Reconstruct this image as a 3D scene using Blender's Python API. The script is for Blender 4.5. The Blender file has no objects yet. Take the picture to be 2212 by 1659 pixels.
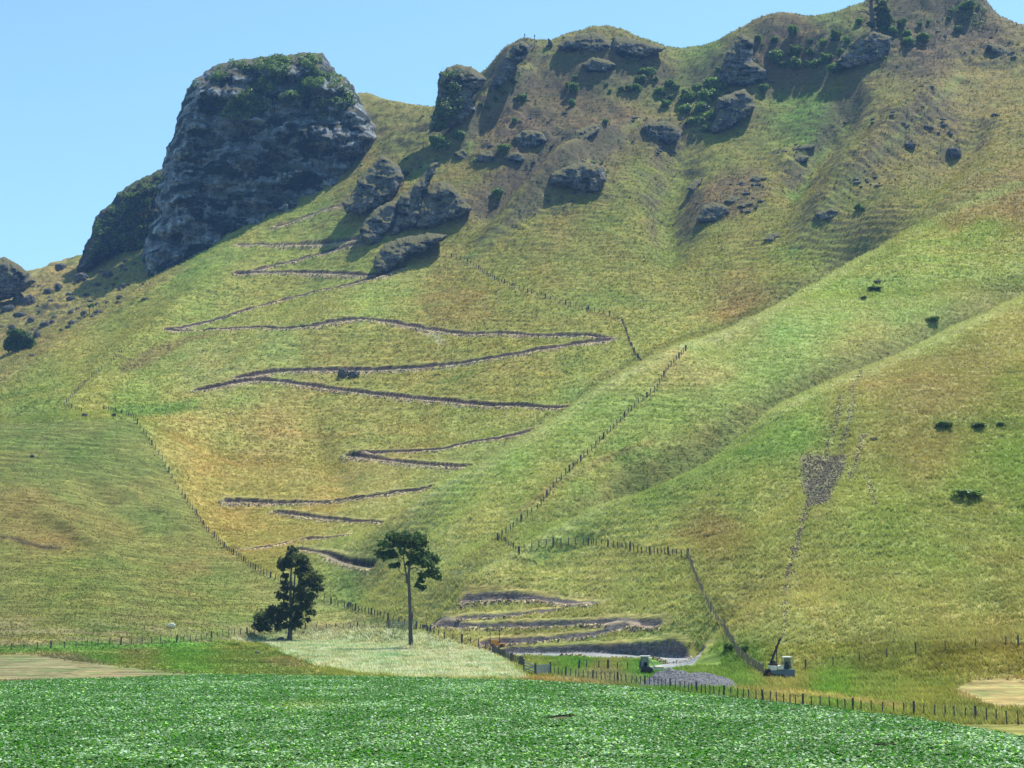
import bpy, bmesh, math, random
import numpy as np
from mathutils import Vector, Matrix
R = math.radians
scene = bpy.context.scene
COL = scene.collection
random.seed(7); rng = np.random.default_rng(7)

# ------------------------------------------------------------------ camera, sky, sun, exposure
F = 3508.0; CX = 1106.0; CY = 829.5; CH = 10.5        # focal length and centre in units of a 2212 x 1659 picture
PITCH = math.atan(433.0 / F)
cd = bpy.data.cameras.new("camera"); cam = bpy.data.objects.new("camera", cd); COL.objects.link(cam)
cd.sensor_width = 36.0; cd.lens = 36.0 * F / 2212.0; cd.clip_start = 0.5; cd.clip_end = 20000
cam.location = (0, 0, CH); cam.rotation_euler = (R(90) + PITCH, 0, 0)
scene.camera = cam
scene.view_settings.view_transform = 'Standard'; scene.view_settings.look = 'None'
scene.view_settings.exposure = 0.82; scene.view_settings.gamma = 1.0
scene.render.resolution_x = 1024; scene.render.resolution_y = 768
SUN_EL = R(61); SUN_AZ = R(48)                        # azimuth from +X towards +Y
sdir = Vector((math.cos(SUN_EL) * math.cos(SUN_AZ), math.cos(SUN_EL) * math.sin(SUN_AZ), math.sin(SUN_EL)))
w = bpy.data.worlds.new("World"); scene.world = w; w.use_nodes = True
nt = w.node_tree; nt.nodes.clear()
out = nt.nodes.new("ShaderNodeOutputWorld"); bg = nt.nodes.new("ShaderNodeBackground"); sky = nt.nodes.new("ShaderNodeTexSky")
sky.sky_type = 'NISHITA'; sky.sun_disc = False; sky.sun_elevation = SUN_EL
sky.sun_rotation = R(90) - SUN_AZ; sky.air_density = 1.2; sky.dust_density = 0.5; sky.ozone_density = 1.3
bg.inputs[1].default_value = 0.096
tn = nt.nodes.new('ShaderNodeMix'); tn.data_type = 'RGBA'; tn.blend_type = 'MULTIPLY'; tn.inputs[0].default_value = 1.0; tn.inputs[7].default_value = (0.82, 1.06, 1.08, 1)
nt.links.new(sky.outputs[0], tn.inputs[6]); nt.links.new(tn.outputs[2], bg.inputs[0]); nt.links.new(bg.outputs[0], out.inputs[0])
sl = bpy.data.lights.new("sun", 'SUN'); sl.energy = 4.8; sl.angle = R(0.55); sl.color = (1.0, 0.955, 0.87)
so = bpy.data.objects.new("sun", sl); COL.objects.link(so)
so.rotation_euler = sdir.to_track_quat('Z', 'Y').to_euler()
cy = scene.cycles; cy.max_bounces = 6; cy.diffuse_bounces = 2; cy.glossy_bounces = 2; cy.transparent_max_bounces = 6
cy.volume_bounces = 0; cy.volume_step_rate = 4

# ------------------------------------------------------------------ helpers
SP, CP = math.sin(PITCH), math.cos(PITCH)
def uv2ae(u, v):
    x = (np.asarray(u, float) - CX) / F; zz = (CY - np.asarray(v, float)) / F
    d = CP - zz * SP
    return x / d, (SP + zz * CP) / d
def pt(u, v, Y):
    a, e = uv2ae(u, v); return np.stack([a * Y, np.asarray(Y, float) + 0 * a, CH + e * Y], -1)
def proj(X, Y, Z):
    dz = Z - CH
    f = Y * CP + dz * SP; up = -Y * SP + dz * CP
    f = np.maximum(f, 1e-3)
    return CX + F * X / f, CY - F * up / f
_h = rng.permutation(4096); _gx = np.cos(np.arange(4096) * 2.399963); _gy = np.sin(np.arange(4096) * 2.399963)
def pn(x, y, s=0):
    x = np.asarray(x, float); y = np.asarray(y, float)
    xi = np.floor(x).astype(np.int64); yi = np.floor(y).astype(np.int64); xf = x - xi; yf = y - yi
    ux = xf * xf * xf * (xf * (xf * 6 - 15) + 10); uy = yf * yf * yf * (yf * (yf * 6 - 15) + 10)
    def g(i, j, fx, fy):
        k = _h[(_h[(i + s * 57) & 4095] + j) & 4095]; return _gx[k] * fx + _gy[k] * fy
    a = g(xi, yi, xf, yf); b = g(xi + 1, yi, xf - 1, yf); c = g(xi, yi + 1, xf, yf - 1); d = g(xi + 1, yi + 1, xf - 1, yf - 1)
    return 1.4 * ((a + (b - a) * ux) * (1 - uy) + (c + (d - c) * ux) * uy)
def fbm(x, y, o=4, s=0, p=0.5):
    t = 0; A = 1; n = 0
    for k in range(o):
        t = t + A * pn(x * 2 ** k + 17.3 * k, y * 2 ** k - 9.1 * k, s + k); n += A; A *= p
    return t / n
def sm(x, a, b):
    t = np.clip((x - a) / (b - a), 0, 1); return t * t * (3 - 2 * t)
def s2l(c):
    c = np.asarray(c, float) / 255.0
    return np.where(c <= 0.04045, c / 12.92, ((c + 0.055) / 1.055) ** 2.4)
def segdist(px, py, pl, closed=False):
    """distance, signed side, and parameter of points to a polyline"""
    best = np.full(np.shape(px), 1e18); side = np.zeros(np.shape(px)); par = np.zeros(np.shape(px))
    n = len(pl); rngn = n if closed else n - 1
    for i in range(rngn):
        x0, y0 = pl[i][:2]; x1, y1 = pl[(i + 1) % n][:2]
        dx, dy = x1 - x0, y1 - y0; L = dx * dx + dy * dy + 1e-12
        t = np.clip(((px - x0) * dx + (py - y0) * dy) / L, 0, 1)
        d = (px - x0 - t * dx) ** 2 + (py - y0 - t * dy) ** 2
        m = d < best
        best = np.where(m, d, best); side = np.where(m, np.sign(dx * (py - y0) - dy * (px - x0)), side); par = np.where(m, i + t, par)
    return np.sqrt(best), side, par
def inside(px, py, pl):
    c = np.zeros(np.shape(px), bool); n = len(pl)
    for i in range(n):
        x0, y0 = pl[i]; x1, y1 = pl[(i + 1) % n]
        if y0 == y1: continue
        m = ((y0 > py) != (y1 > py)) & (px < (x1 - x0) * (py - y0) / (y1 - y0) + x0)
        c ^= m
    return c

# ------------------------------------------------------------------ terrain control points: (u, v, Y) seen in the picture
T = []
def C(*pts):
    for p in pts: T.append(tuple(pt(*p)))
def LN(*pts, n=3):
    for p, q in zip(pts[:-1], pts[1:]):
        for k in range(n):
            t = k / n; T.append(tuple(pt(*[p[i] + (q[i] - p[i]) * t for i in range(3)])))
    T.append(tuple(pt(*pts[-1])))
def CZ(u, Y, z):
    a, e = uv2ae(u, 829.5); T.append((float(a) * Y, Y, z))
for Y in (60, 95, 130, 165, 195):
    for u in (-200, 300, 800, 1300, 1700, 2050, 2400):
        if Y < 170 or u < 2050: CZ(u, Y, 0.0)
for u, Y in ((-200, 225), (300, 235), (500, 265), (700, 265), (888, 277), (1000, 250), (1250, 225), (1450, 215), (700, 225), (1300, 195), (625, 298), (1540, 232), (1640, 196)):
    CZ(u, Y, 0.0)
CZ(2050, 165, 0.4); CZ(2400, 160, 0.8); CZ(2000, 195, 3.5); CZ(2300, 195, 5.5); CZ(1800, 192, 0.8)
C((0, 1350, 278), (-250, 1350, 280), (250, 1340, 285), (450, 1340, 300), (600, 1320, 318), (760, 1310, 330), (870, 1345, 292), (950, 1345, 272), (1060, 1392, 256), (1000, 1300, 285), (1150, 1350, 259), (1300, 1340, 251), (1415, 1345, 244), (1150, 1300, 272), (1280, 1300, 263))
C((0, 1250, 322), (-250, 1250, 325), (250, 1250, 332), (450, 1250, 352), (0, 1100, 372), (-250, 1100, 378), (250, 1100, 392), (420, 1110, 412), (0, 1000, 405), (150, 1000, 412), (300, 970, 428))
LN((-250, 940, 432), (0, 930, 432), (150, 906, 446), (230, 893, 455), (290, 905, 445))
C((-200, 925, 485), (0, 915, 490), (150, 890, 490), (0, 870, 520), (200, 850, 520), (400, 850, 530))
C((500, 900, 502), (700, 900, 505), (900, 900, 500), (1080, 900, 486), (400, 960, 458), (500, 1000, 462), (700, 1000, 462), (900, 980, 456), (600, 1100, 420), (800, 1080, 418), (520, 1180, 386), (700, 1165, 376), (830, 1125, 385), (700, 1230, 346), (850, 1285, 310), (600, 1240, 348), (880, 1200, 333), (450, 1080, 425))
C((700, 820, 540), (540, 800, 552), (370, 712, 622), (550, 700, 612), (760, 690, 592), (950, 715, 570), (1150, 720, 560), (1310, 725, 552), (900, 800, 540), (1100, 780, 532), (1280, 800, 515), (1385, 785, 505), (1250, 872, 488), (1100, 620, 610), (900, 620, 640), (750, 590, 672), (600, 640, 668), (650, 540, 715), (520, 600, 690), (820, 600, 655))
LN((-250, 930, 500), (0, 835, 570), (150, 735, 630), (300, 645, 688), (480, 540, 738), (620, 465, 766), (740, 400, 788))
C((0, 760, 690), (-200, 800, 660), (100, 690, 745), (200, 640, 775), (300, 620, 785), (100, 620, 840), (200, 580, 850), (400, 560, 775), (600, 440, 790))
LN((-200, 620, 900), (0, 610, 900), (100, 590, 905), (165, 562, 890), (320, 500, 900), (500, 400, 900), (700, 240, 880), (785, 196, 872), (830, 216, 860), (880, 232, 852), (930, 246, 845))
C((950, 520, 690), (850, 480, 705), (900, 385, 745), (820, 420, 745), (780, 440, 745), (850, 330, 800), (880, 280, 825))
LN((900, 388, 742), (1000, 292, 768), (1100, 195, 795), (1180, 120, 818), n=3)
C((1010, 230, 800), (960, 300, 790), (1060, 180, 815))
C((1100, 620, 612), (1100, 520, 672), (1100, 420, 712), (1100, 320, 755), (1300, 600, 610), (1300, 500, 668), (1240, 420, 704), (1300, 300, 756), (1200, 200, 795), (1400, 200, 795), (1500, 600, 612), (1500, 700, 556), (1500, 500, 664), (1500, 400, 708), (1500, 300, 758), (1500, 200, 795), (1700, 600, 588), (1700, 500, 640), (1700, 400, 694), (1700, 300, 742), (1700, 200, 785), (1900, 450, 620), (1900, 350, 672), (1900, 250, 722), (1850, 160, 765), (2100, 350, 655), (2100, 250, 708), (2100, 150, 755), (2060, 60, 790), (2250, 450, 590), (2250, 350, 640), (2250, 250, 695), (2250, 150, 745), (2450, 450, 590), (2450, 250, 700), (2450, 100, 770))
SK = [(930, 245, 845), (985, 200, 838), (1050, 153, 832), (1090, 105, 830), (1130, 88, 828), (1190, 94, 840), (1225, 78, 838), (1290, 60, 838), (1350, 72, 838), (1440, 106, 845), (1500, 113, 850), (1565, 108, 850), (1595, 75, 830), (1640, 42, 822), (1705, 26, 822), (1760, 40, 835), (1800, 40, 850), (1850, 25, 838), (1900, -20, 820), (1990, -55, 812), (2080, -35, 808), (2130, -5, 805), (2165, 40, 805), (2212, 55, 806), (2400, 60, 806)]
LN(*SK, n=2)
for u, v, Y in SK[2:]:
    p = pt(u, v, Y); s = (Y + 45) / Y; T.append((p[0] * s, Y + 45, p[2] - 8)); s = (Y + 150) / Y; T.append((p[0] * s, Y + 150, p[2] - 60))
for u in (-200, 100, 400, 700): CZ(u, 1050, 140)
# ridge A with the hidden valley behind it
RA = [(850, 1130, 346), (930, 1066, 350), (1030, 1010, 354), (1120, 955, 360), (1210, 900, 368), (1300, 835, 380), (1390, 785, 392), (1480, 742, 405), (1560, 720, 425), (1690, 655, 470), (1830, 572, 530), (1950, 505, 575), (2100, 430, 606)]
LN(*RA, n=3)
for u, Y, z in ((930, 375, 25), (1030, 398, 33), (1120, 408, 39), (1210, 422, 45), (1300, 430, 51), (1390, 442, 58), (1480, 455, 66), (1560, 475, 75), (1690, 515, 92), (1830, 562, 117)): CZ(u, Y, z)
C((1030, 1004, 440), (1120, 948, 455), (1210, 890, 480), (1300, 828, 500), (1390, 778, 505), (1480, 735, 522), (1560, 714, 535), (1690, 648, 570), (1830, 565, 602))
C((1100, 1050, 332), (1100, 1150, 306), (950, 1150, 322), (1000, 1225, 296), (1300, 950, 352), (1300, 1050, 328), (1200, 1110, 312), (1480, 850, 378), (1500, 925, 362), (1560, 760, 410), (1650, 850, 382), (1700, 760, 405), (1900, 700, 435), (1900, 620, 478), (2100, 600, 472), (2212, 550, 500), (2400, 480, 560))
RB = [(1000, 1258, 282), (1110, 1195, 290), (1230, 1130, 298), (1380, 1045, 306), (1500, 980, 314), (1640, 900, 322), (1790, 830, 336), (1900, 788, 352), (2050, 715, 380), (2212, 640, 415), (2400, 560, 460)]
LN(*RB, n=3)
for u, Y, z in ((1380, 324, 28.5), (1500, 334, 34.5), (1640, 346, 43), (1790, 364, 52.5), (1900, 382, 60), (2050, 404, 71)): CZ(u, Y, z)
C((1380, 1040, 336), (1500, 972, 350), (1640, 893, 368), (1790, 823, 388), (1900, 780, 402), (2050, 707, 428), (2212, 632, 455))
# face in front of ridge B
C((1050, 1290, 276), (1200, 1220, 285), (1300, 1285, 266), (1400, 1200, 272), (1485, 1190, 264), (1450, 1330, 243), (1600, 1330, 228), (1600, 1150, 268), (1600, 1000, 298), (1800, 1300, 222), (1800, 1100, 262), (1800, 930, 302), (2000, 1300, 222), (2000, 1100, 258), (2000, 900, 304), (2000, 780, 350), (2212, 1350, 210), (2212, 1200, 238), (2212, 1000, 276), (2212, 800, 335), (2212, 700, 380), (1700, 1400, 208), (2450, 1200, 240), (2450, 1000, 276), (2450, 750, 360), (1100, 1350, 262))
T = np.array(T)
LAM = 0.15
def kern(d2): return np.sqrt(d2 + 16.0)
n = len(T)
d2 = (T[:, None, 0] - T[None, :, 0]) ** 2 + (T[:, None, 1] - T[None, :, 1]) ** 2
A = np.zeros((n + 3, n + 3)); A[:n, :n] = -kern(d2) + LAM * -1 * np.eye(n)
A[:n, n:] = np.stack([np.ones(n), T[:, 0] / 100, T[:, 1] / 100], 1); A[n:, :n] = A[:n, n:].T
A[:n, :n] = -kern(d2) + LAM * np.eye(n)
sol = np.linalg.lstsq(A, np.concatenate([T[:, 2], np.zeros(3)]), rcond=None)[0]
def rbf(X, Y):
    sh = X.shape; X = X.ravel(); Y = Y.ravel(); o = np.empty(len(X))
    for i in range(0, len(X), 20000):
        x = X[i:i + 20000]; y = Y[i:i + 20000]
        dd = (x[:, None] - T[None, :, 0]) ** 2 + (y[:, None] - T[None, :, 1]) ** 2
        o[i:i + 20000] = -kern(dd) @ sol[:n] + sol[n] + sol[n + 1] * x / 100 + sol[n + 2] * y / 100
    return o.reshape(sh)

# polar grid: columns by tan(azimuth), rows by depth
a_in = np.concatenate([np.linspace(uv2ae(-460, 829)[0], uv2ae(-72, 829)[0], 90), np.linspace(uv2ae(-70, 829)[0], uv2ae(2282, 829)[0], 785), np.linspace(uv2ae(2284, 829)[0], uv2ae(2672, 829)[0], 90)])
ext = a_in[-1] + 0.012 * (1.22 ** np.arange(1, 22) - 1) / 0.22 * 1.0
a_cols = np.concatenate([-(ext[::-1]), a_in, ext])
rows = [16.0]
while rows[-1] < 950:
    y = rows[-1]; rows.append(y * (1.012 if y < 88 else 1.0032 if y < 180 else 1.0012 if 222 < y < 300 else 1.0019 if y < 300 else 1.00125 if y < 700 else 1.0016))
rows += list(950 * 1.045 ** np.arange(1, 50))
y_rows = np.array(rows)
NA, NY = len(a_cols), len(y_rows)
AA, YY = np.meshgrid(a_cols, y_rows)
# evaluate the smooth surface on a coarser grid, then interpolate
ci = np.unique(np.concatenate([np.arange(0, NY, 4), [NY - 1]])); cj = np.unique(np.concatenate([np.arange(0, NA, 4), [NA - 1]]))
ac = np.clip(a_cols[cj], -0.46, 0.46); yc = np.clip(y_rows[ci], 16, 1060)
Ac, Yc = np.meshgrid(ac, yc)
Zc = rbf(Ac * Yc, Yc)
def up1(M, xs, xo, axis):
    k = np.clip(np.searchsorted(xs, xo, 'right') - 1, 0, len(xs) - 2); t = (xo - xs[k]) / (xs[k + 1] - xs[k])
    if axis == 0: return M[k] * (1 - t[:, None]) + M[k + 1] * t[:, None]
    return M[:, k] * (1 - t) + M[:, k + 1] * t
ZZ = up1(up1(Zc, y_rows[ci], y_rows, 0), a_cols[cj], a_cols, 1)
XX = AA * YY
fade = np.clip((YY - 1060) / 1800, 0, 1); ZZ = ZZ * (1 - fade)
ZZ = ZZ * sm(YY, 84, 110)
flat = 1 - sm(ZZ, 0.6, 5.0)                       # valley floor
ZZ = ZZ * sm(ZZ, -0.5, 2.2)
hi = sm(YY, 560, 760)
ZZ0 = ZZ.copy()
und = fbm(XX / 34, YY / 34, 3, 3) * (0.9 + 2.2 * hi) + fbm(XX / 9, YY / 9, 3, 9) * (0.28 + 1.1 * hi)
tus = fbm(XX / 2.3, YY / 2.3, 3, 21) * (0.10 + 0.15 * sm(YY, 300, 600))
rug = np.zeros_like(ZZ); _u, _v = proj(XX, YY, ZZ)
for (u_, v_, a_, b_) in ((1130, 285, 110, 70), (1040, 440, 90, 40), (1080, 330, 90, 30), (1330, 130, 120, 50), (1570, 430, 90, 60), (1430, 290, 80, 40), (1620, 150, 80, 60), (1740, 110, 90, 60), (1880, 110, 90, 50), (2030, 80, 120, 60), (1980, 270, 130, 60), (1740, 340, 70, 40), (1780, 470, 90, 40), (1200, 420, 80, 40), (1230, 380, 60, 40), (150, 640, 190, 110), (880, 300, 70, 60), (900, 360, 60, 30), (2150, 110, 80, 30), (1870, 400, 120, 40)):
    rug = np.maximum(rug, np.exp(-(((_u - u_) / a_) ** 2 + ((_v - v_) / b_) ** 2) ** 1.5))
rug = rug * hi
rid = (0.42 - np.abs(fbm(XX / 15, YY / 12, 4, 12, 0.55))) * 5.2 + fbm(XX / 5, YY / 5, 3, 13) * 1.1
ter = np.sin(ZZ * 2.3 + 9 * fbm(XX / 24, YY / 24, 4, 14)) * 0.22 * sm(YY, 430, 560) + np.sin(ZZ * 4.4 + 5 * fbm(XX / 22, YY / 22, 3, 15)) * 0.12 * sm(YY, 190, 260) * (1 - sm(YY, 430, 560))
for pl_, A_, w_ in (([(890, 388), (1000, 292), (1100, 195), (1150, 145)], 6, 16), ([(925, 310), (1000, 250), (1060, 185)], -6, 16), ([(1010, 560), (1100, 480), (1185, 408), (1290, 322), (1380, 262)], 6, 20), ([(1000, 475), (1060, 440), (1120, 395), (1200, 350), (1290, 292)], -6.5, 28),
   ([(1420, 620), (1450, 520), (1440, 420), (1470, 330), (1530, 285)], -7, 48), ([(1700, 560), (1800, 430), (1900, 330), (2000, 240), (2070, 170)], 6, 30), ([(1680, 460), (1750, 340), (1825, 250), (1870, 180)], -6, 26), ([(1960, 430), (2060, 330), (2140, 240)], -4, 34),
   ([(60, 1090), (170, 1160), (280, 1232)], 1.3, 13), ([(300, 1085), (380, 1130), (450, 1175)], 1.1, 12), ([(150, 1010), (260, 1100), (330, 1150)], -1.4, 22), ([(1240, 1095), (1330, 1050), (1450, 1003), (1600, 935), (1700, 880)], -2.6, 22), ([(1120, 1112), (1200, 1047), (1330, 985), (1420, 957)], 1.2, 10),
   ([(p_[0], p_[1] + 4) for p_ in RA], 0.25, 10), ([(p_[0], p_[1] + 4) for p_ in RB], 0.3, 9), ([(1600, 1150), (1750, 1010), (1850, 905)], -1.5, 24), ([(1050, 1240), (1200, 1185), (1330, 1140)], -1.2, 14), ([(640, 900), (720, 1000), (760, 1080)], -1.8, 40), ([(820, 640), (700, 700), (560, 780), (420, 840)], 2.0, 26), ([(500, 560), (420, 640), (300, 740), (150, 830)], 2.6, 26)):
    d_, _, par_ = segdist(_u, _v, pl_); par_ = par_ / (len(pl_) - 1); A_ = A_ * sm(par_, -0.05, 0.35) * sm(1 - par_, -0.02, 0.3)
    g_ = A_ * (1.9 if pl_[0][1] < 620 and pl_[0][0] > 800 else 1.5) * np.exp(-(d_ / w_) ** 2)
    if pl_[0] == (RA[0][0], RA[0][1] + 4): g_ = g_ * sm(-YY, -560, -540) * (d_ < 60) * (YY < np.interp(_u, [p_[0] for p_ in RA], [p_[2] + 12 for p_ in RA]))
    elif pl_[0] == (RB[0][0], RB[0][1] + 4): g_ = g_ * (YY < np.interp(_u, [p_[0] for p_ in RB], [p_[2] + 10 for p_ in RB]))
    elif pl_[0][1] > 1000 and pl_[0][0] > 1000: g_ = g_ * (1 - sm(YY, 375, 395))
    elif pl_[0][0] < 900 and pl_[0][1] > 500: g_ = g_ * sm(YY, 300, 330)
    ZZ = ZZ + g_ * (1 - flat)
for (u_, v_, a_, b_, h_) in ((805, 400, 70, 55, 4), (940, 440, 90, 60, 5), (830, 480, 50, 50, 3), (880, 540, 90, 40, 3), (1320, 105, 110, 35, 2.5), (1245, 95, 60, 30, 2), (1300, 142, 50, 25, 2), (1585, 240, 70, 50, 4), (1600, 130, 70, 60, 3.5), (1865, 110, 70, 45, 3), (1430, 288, 60, 30, 4), (1250, 385, 85, 40, 6), (1145, 300, 55, 28, 4), (1268, 292, 45, 26, 3), (1045, 340, 30, 16, 2.5), (1110, 342, 36, 18, 2.5), (1540, 460, 60, 30, 4), (1590, 432, 50, 16, 2), (1728, 344, 45, 16, 2.5), (1785, 462, 40, 18, 2.5), (1640, 386, 36, 14, 2), (1668, 514, 36, 14, 2)):
    ZZ = ZZ + h_ * np.exp(-((_u - u_) / a_) ** 2 - ((_v - v_ - 0.2 * b_) / b_) ** 2) * hi
for rl_, dep_, w_ in ((RA, 5.5, 24), (RB, 4.0, 20)):
    us_ = [p_[0] for p_ in rl_]; yc_ = np.interp(_u, us_, [p_[2] for p_ in rl_]); d_, _, par_ = segdist(_u, _v, [(p_[0], p_[1] - 14) for p_ in rl_]); par_ = par_ / (len(rl_) - 1)
    ZZ = ZZ - dep_ * np.exp(-(d_ / w_) ** 2) * sm(YY - yc_, 3, 16) * (1 - sm(YY - yc_, 60, 110)) * sm(par_, 0.08, 0.3) * sm(1 - par_, 0.0, 0.25) * (_u > us_[0]) * (_u < us_[-1] + 60)
ZZ = ZZ + rug * rid + ter * (0.5 + 0.7 * sm(fbm(XX / 40, YY / 40, 2, 16), -0.3, 0.3)) * (1 - flat)
ZZ = ZZ + (und + tus) * (1 - flat) + flat * fbm(XX / 3, YY / 3, 2, 5) * 0.05
def zat(X, Y, M=None):
    M = ZZ if M is None else M
    a = np.asarray(X, float) / np.asarray(Y, float); Yq = np.asarray(Y, float)
    j = np.clip(np.searchsorted(a_cols, a, 'right') - 1, 0, NA - 2); i = np.clip(np.searchsorted(y_rows, Yq, 'right') - 1, 0, NY - 2)
    ta = (a - a_cols[j]) / (a_cols[j + 1] - a_cols[j]); ty = (Yq - y_rows[i]) / (y_rows[i + 1] - y_rows[i])
    return (M[i, j] * (1 - ta) + M[i, j + 1] * ta) * (1 - ty) + (M[i + 1, j] * (1 - ta) + M[i + 1, j + 1] * ta) * ty
def hit(u, v, y0=70.0, y1=1000.0, miss=None):
    """first point of the ground seen at picture position (u, v) beyond depth y0"""
    a, e = uv2ae(u, v); Y = np.arange(y0, y1, 0.5); X = float(a) * Y
    z = zat(X, Y); r = CH + float(e) * Y; m = np.nonzero(z >= r)[0]
    if len(m) == 0: return Vector((float(a) * (miss or 800), miss or 800, float(zat(float(a) * (miss or 800), miss or 800))))
    k = m[0]
    if k > 0:
        d0 = r[k - 1] - z[k - 1]; d1 = r[k] - z[k]; t = d0 / (d0 - d1 + 1e-9); y = Y[k - 1] + 0.5 * t
    else: y = Y[0]
    return Vector((float(a) * y, y, float(zat(float(a) * y, y))))
# ------------------------------------------------------------------ paths cut into the slope
PATHS = [  # (points, half width, spoil width, surface)
 ([(748, 440), (700, 452), (650, 472), (600, 488)], 1.0, 2.4, 0),
 ([(520, 529), (560, 527), (620, 529), (690, 527), (740, 521), (776, 516)], 1.05, 2.4, 0),
 ([(790, 520), (720, 541), (650, 560), (580, 576), (516, 592)], 1.05, 2.2, 0),
 ([(516, 592), (560, 588), (640, 588), (720, 590), (780, 594), (826, 596)], 1.05, 2.4, 0),
 ([(866, 578), (815, 598), (760, 612), (690, 628), (640, 640), (600, 650), (540, 666), (480, 687), (420, 702), (368, 713)], 1.05, 2.0, 0),
 ([(368, 715), (430, 714), (480, 710), (530, 706), (600, 709), (660, 707), (720, 694), (780, 688), (830, 693), (900, 707), (960, 716), (1000, 721), (1080, 718), (1160, 724), (1240, 724), (1313, 729)], 1.0, 2.2, 0),
 ([(1313, 733), (1260, 740), (1180, 752), (1100, 767), (1000, 784), (900, 794), (800, 799), (720, 799), (640, 799), (580, 804), (520, 817)], 1.0, 2.4, 0),
 ([(430, 843), (500, 828), (545, 820), (600, 822), (660, 832), (720, 840), (800, 850), (900, 860), (1000, 870), (1060, 877), (1120, 875), (1180, 881), (1258, 877)], 1.05, 2.2, 0),
 ([(1212, 912), (1150, 931), (1080, 947), (1010, 957), (950, 972), (880, 974), (800, 978), (755, 982)], 1.0, 2.0, 0),
 ([(755, 984), (810, 990), (860, 997), (920, 1003), (980, 1007), (1036, 1009)], 0.9, 2.2, 0),
 ([(940, 1051), (880, 1061), (820, 1067), (760, 1077), (700, 1085), (600, 1085), (500, 1082)], 1.2, 2.6, 0),
 ([(600, 1106), (650, 1113), (700, 1119), (760, 1126), (832, 1128)], 0.9, 1.6, 0),
 ([(530, 1187), (590, 1179), (650, 1166), (740, 1156)], 0.8, 1.8, 0),
 ([(640, 1186), (700, 1194), (716, 1206), (750, 1218), (800, 1226)], 0.5, 0.8, 0),
 ([(1010, 1298), (1060, 1293), (1110, 1293), (1160, 1294), (1220, 1302), (1282, 1305)], 0.6, 1.0, 0),
 ([(938, 1349), (967, 1342), (1017, 1335), (1104, 1331), (1176, 1323), (1240, 1312)], 0.5, 0.8, 0),
 ([(938, 1351), (996, 1355), (1068, 1355), (1176, 1351), (1266, 1346), (1338, 1346), (1413, 1351)], 0.65, 0.9, 0),
 ([(1050, 1392), (1140, 1385), (1212, 1380), (1284, 1372), (1341, 1356)], 0.65, 0.8, 1),
 ([(1075, 1410), (1176, 1411), (1248, 1409), (1356, 1414), (1428, 1419), (1480, 1423)], 2.2, 0.6, 2),
 ([(1480, 1427), (1450, 1440), (1400, 1447)], 2.4, 0.0, 3),
]
ZN = ZZ.copy(); XF, YF = XX, YY
bank = np.zeros_like(ZZ); bench = np.zeros_like(ZZ); spoil = np.zeros_like(ZZ); grav = np.zeros_like(ZZ)
lip = np.zeros_like(ZZ)
SPOIL3 = []
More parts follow.
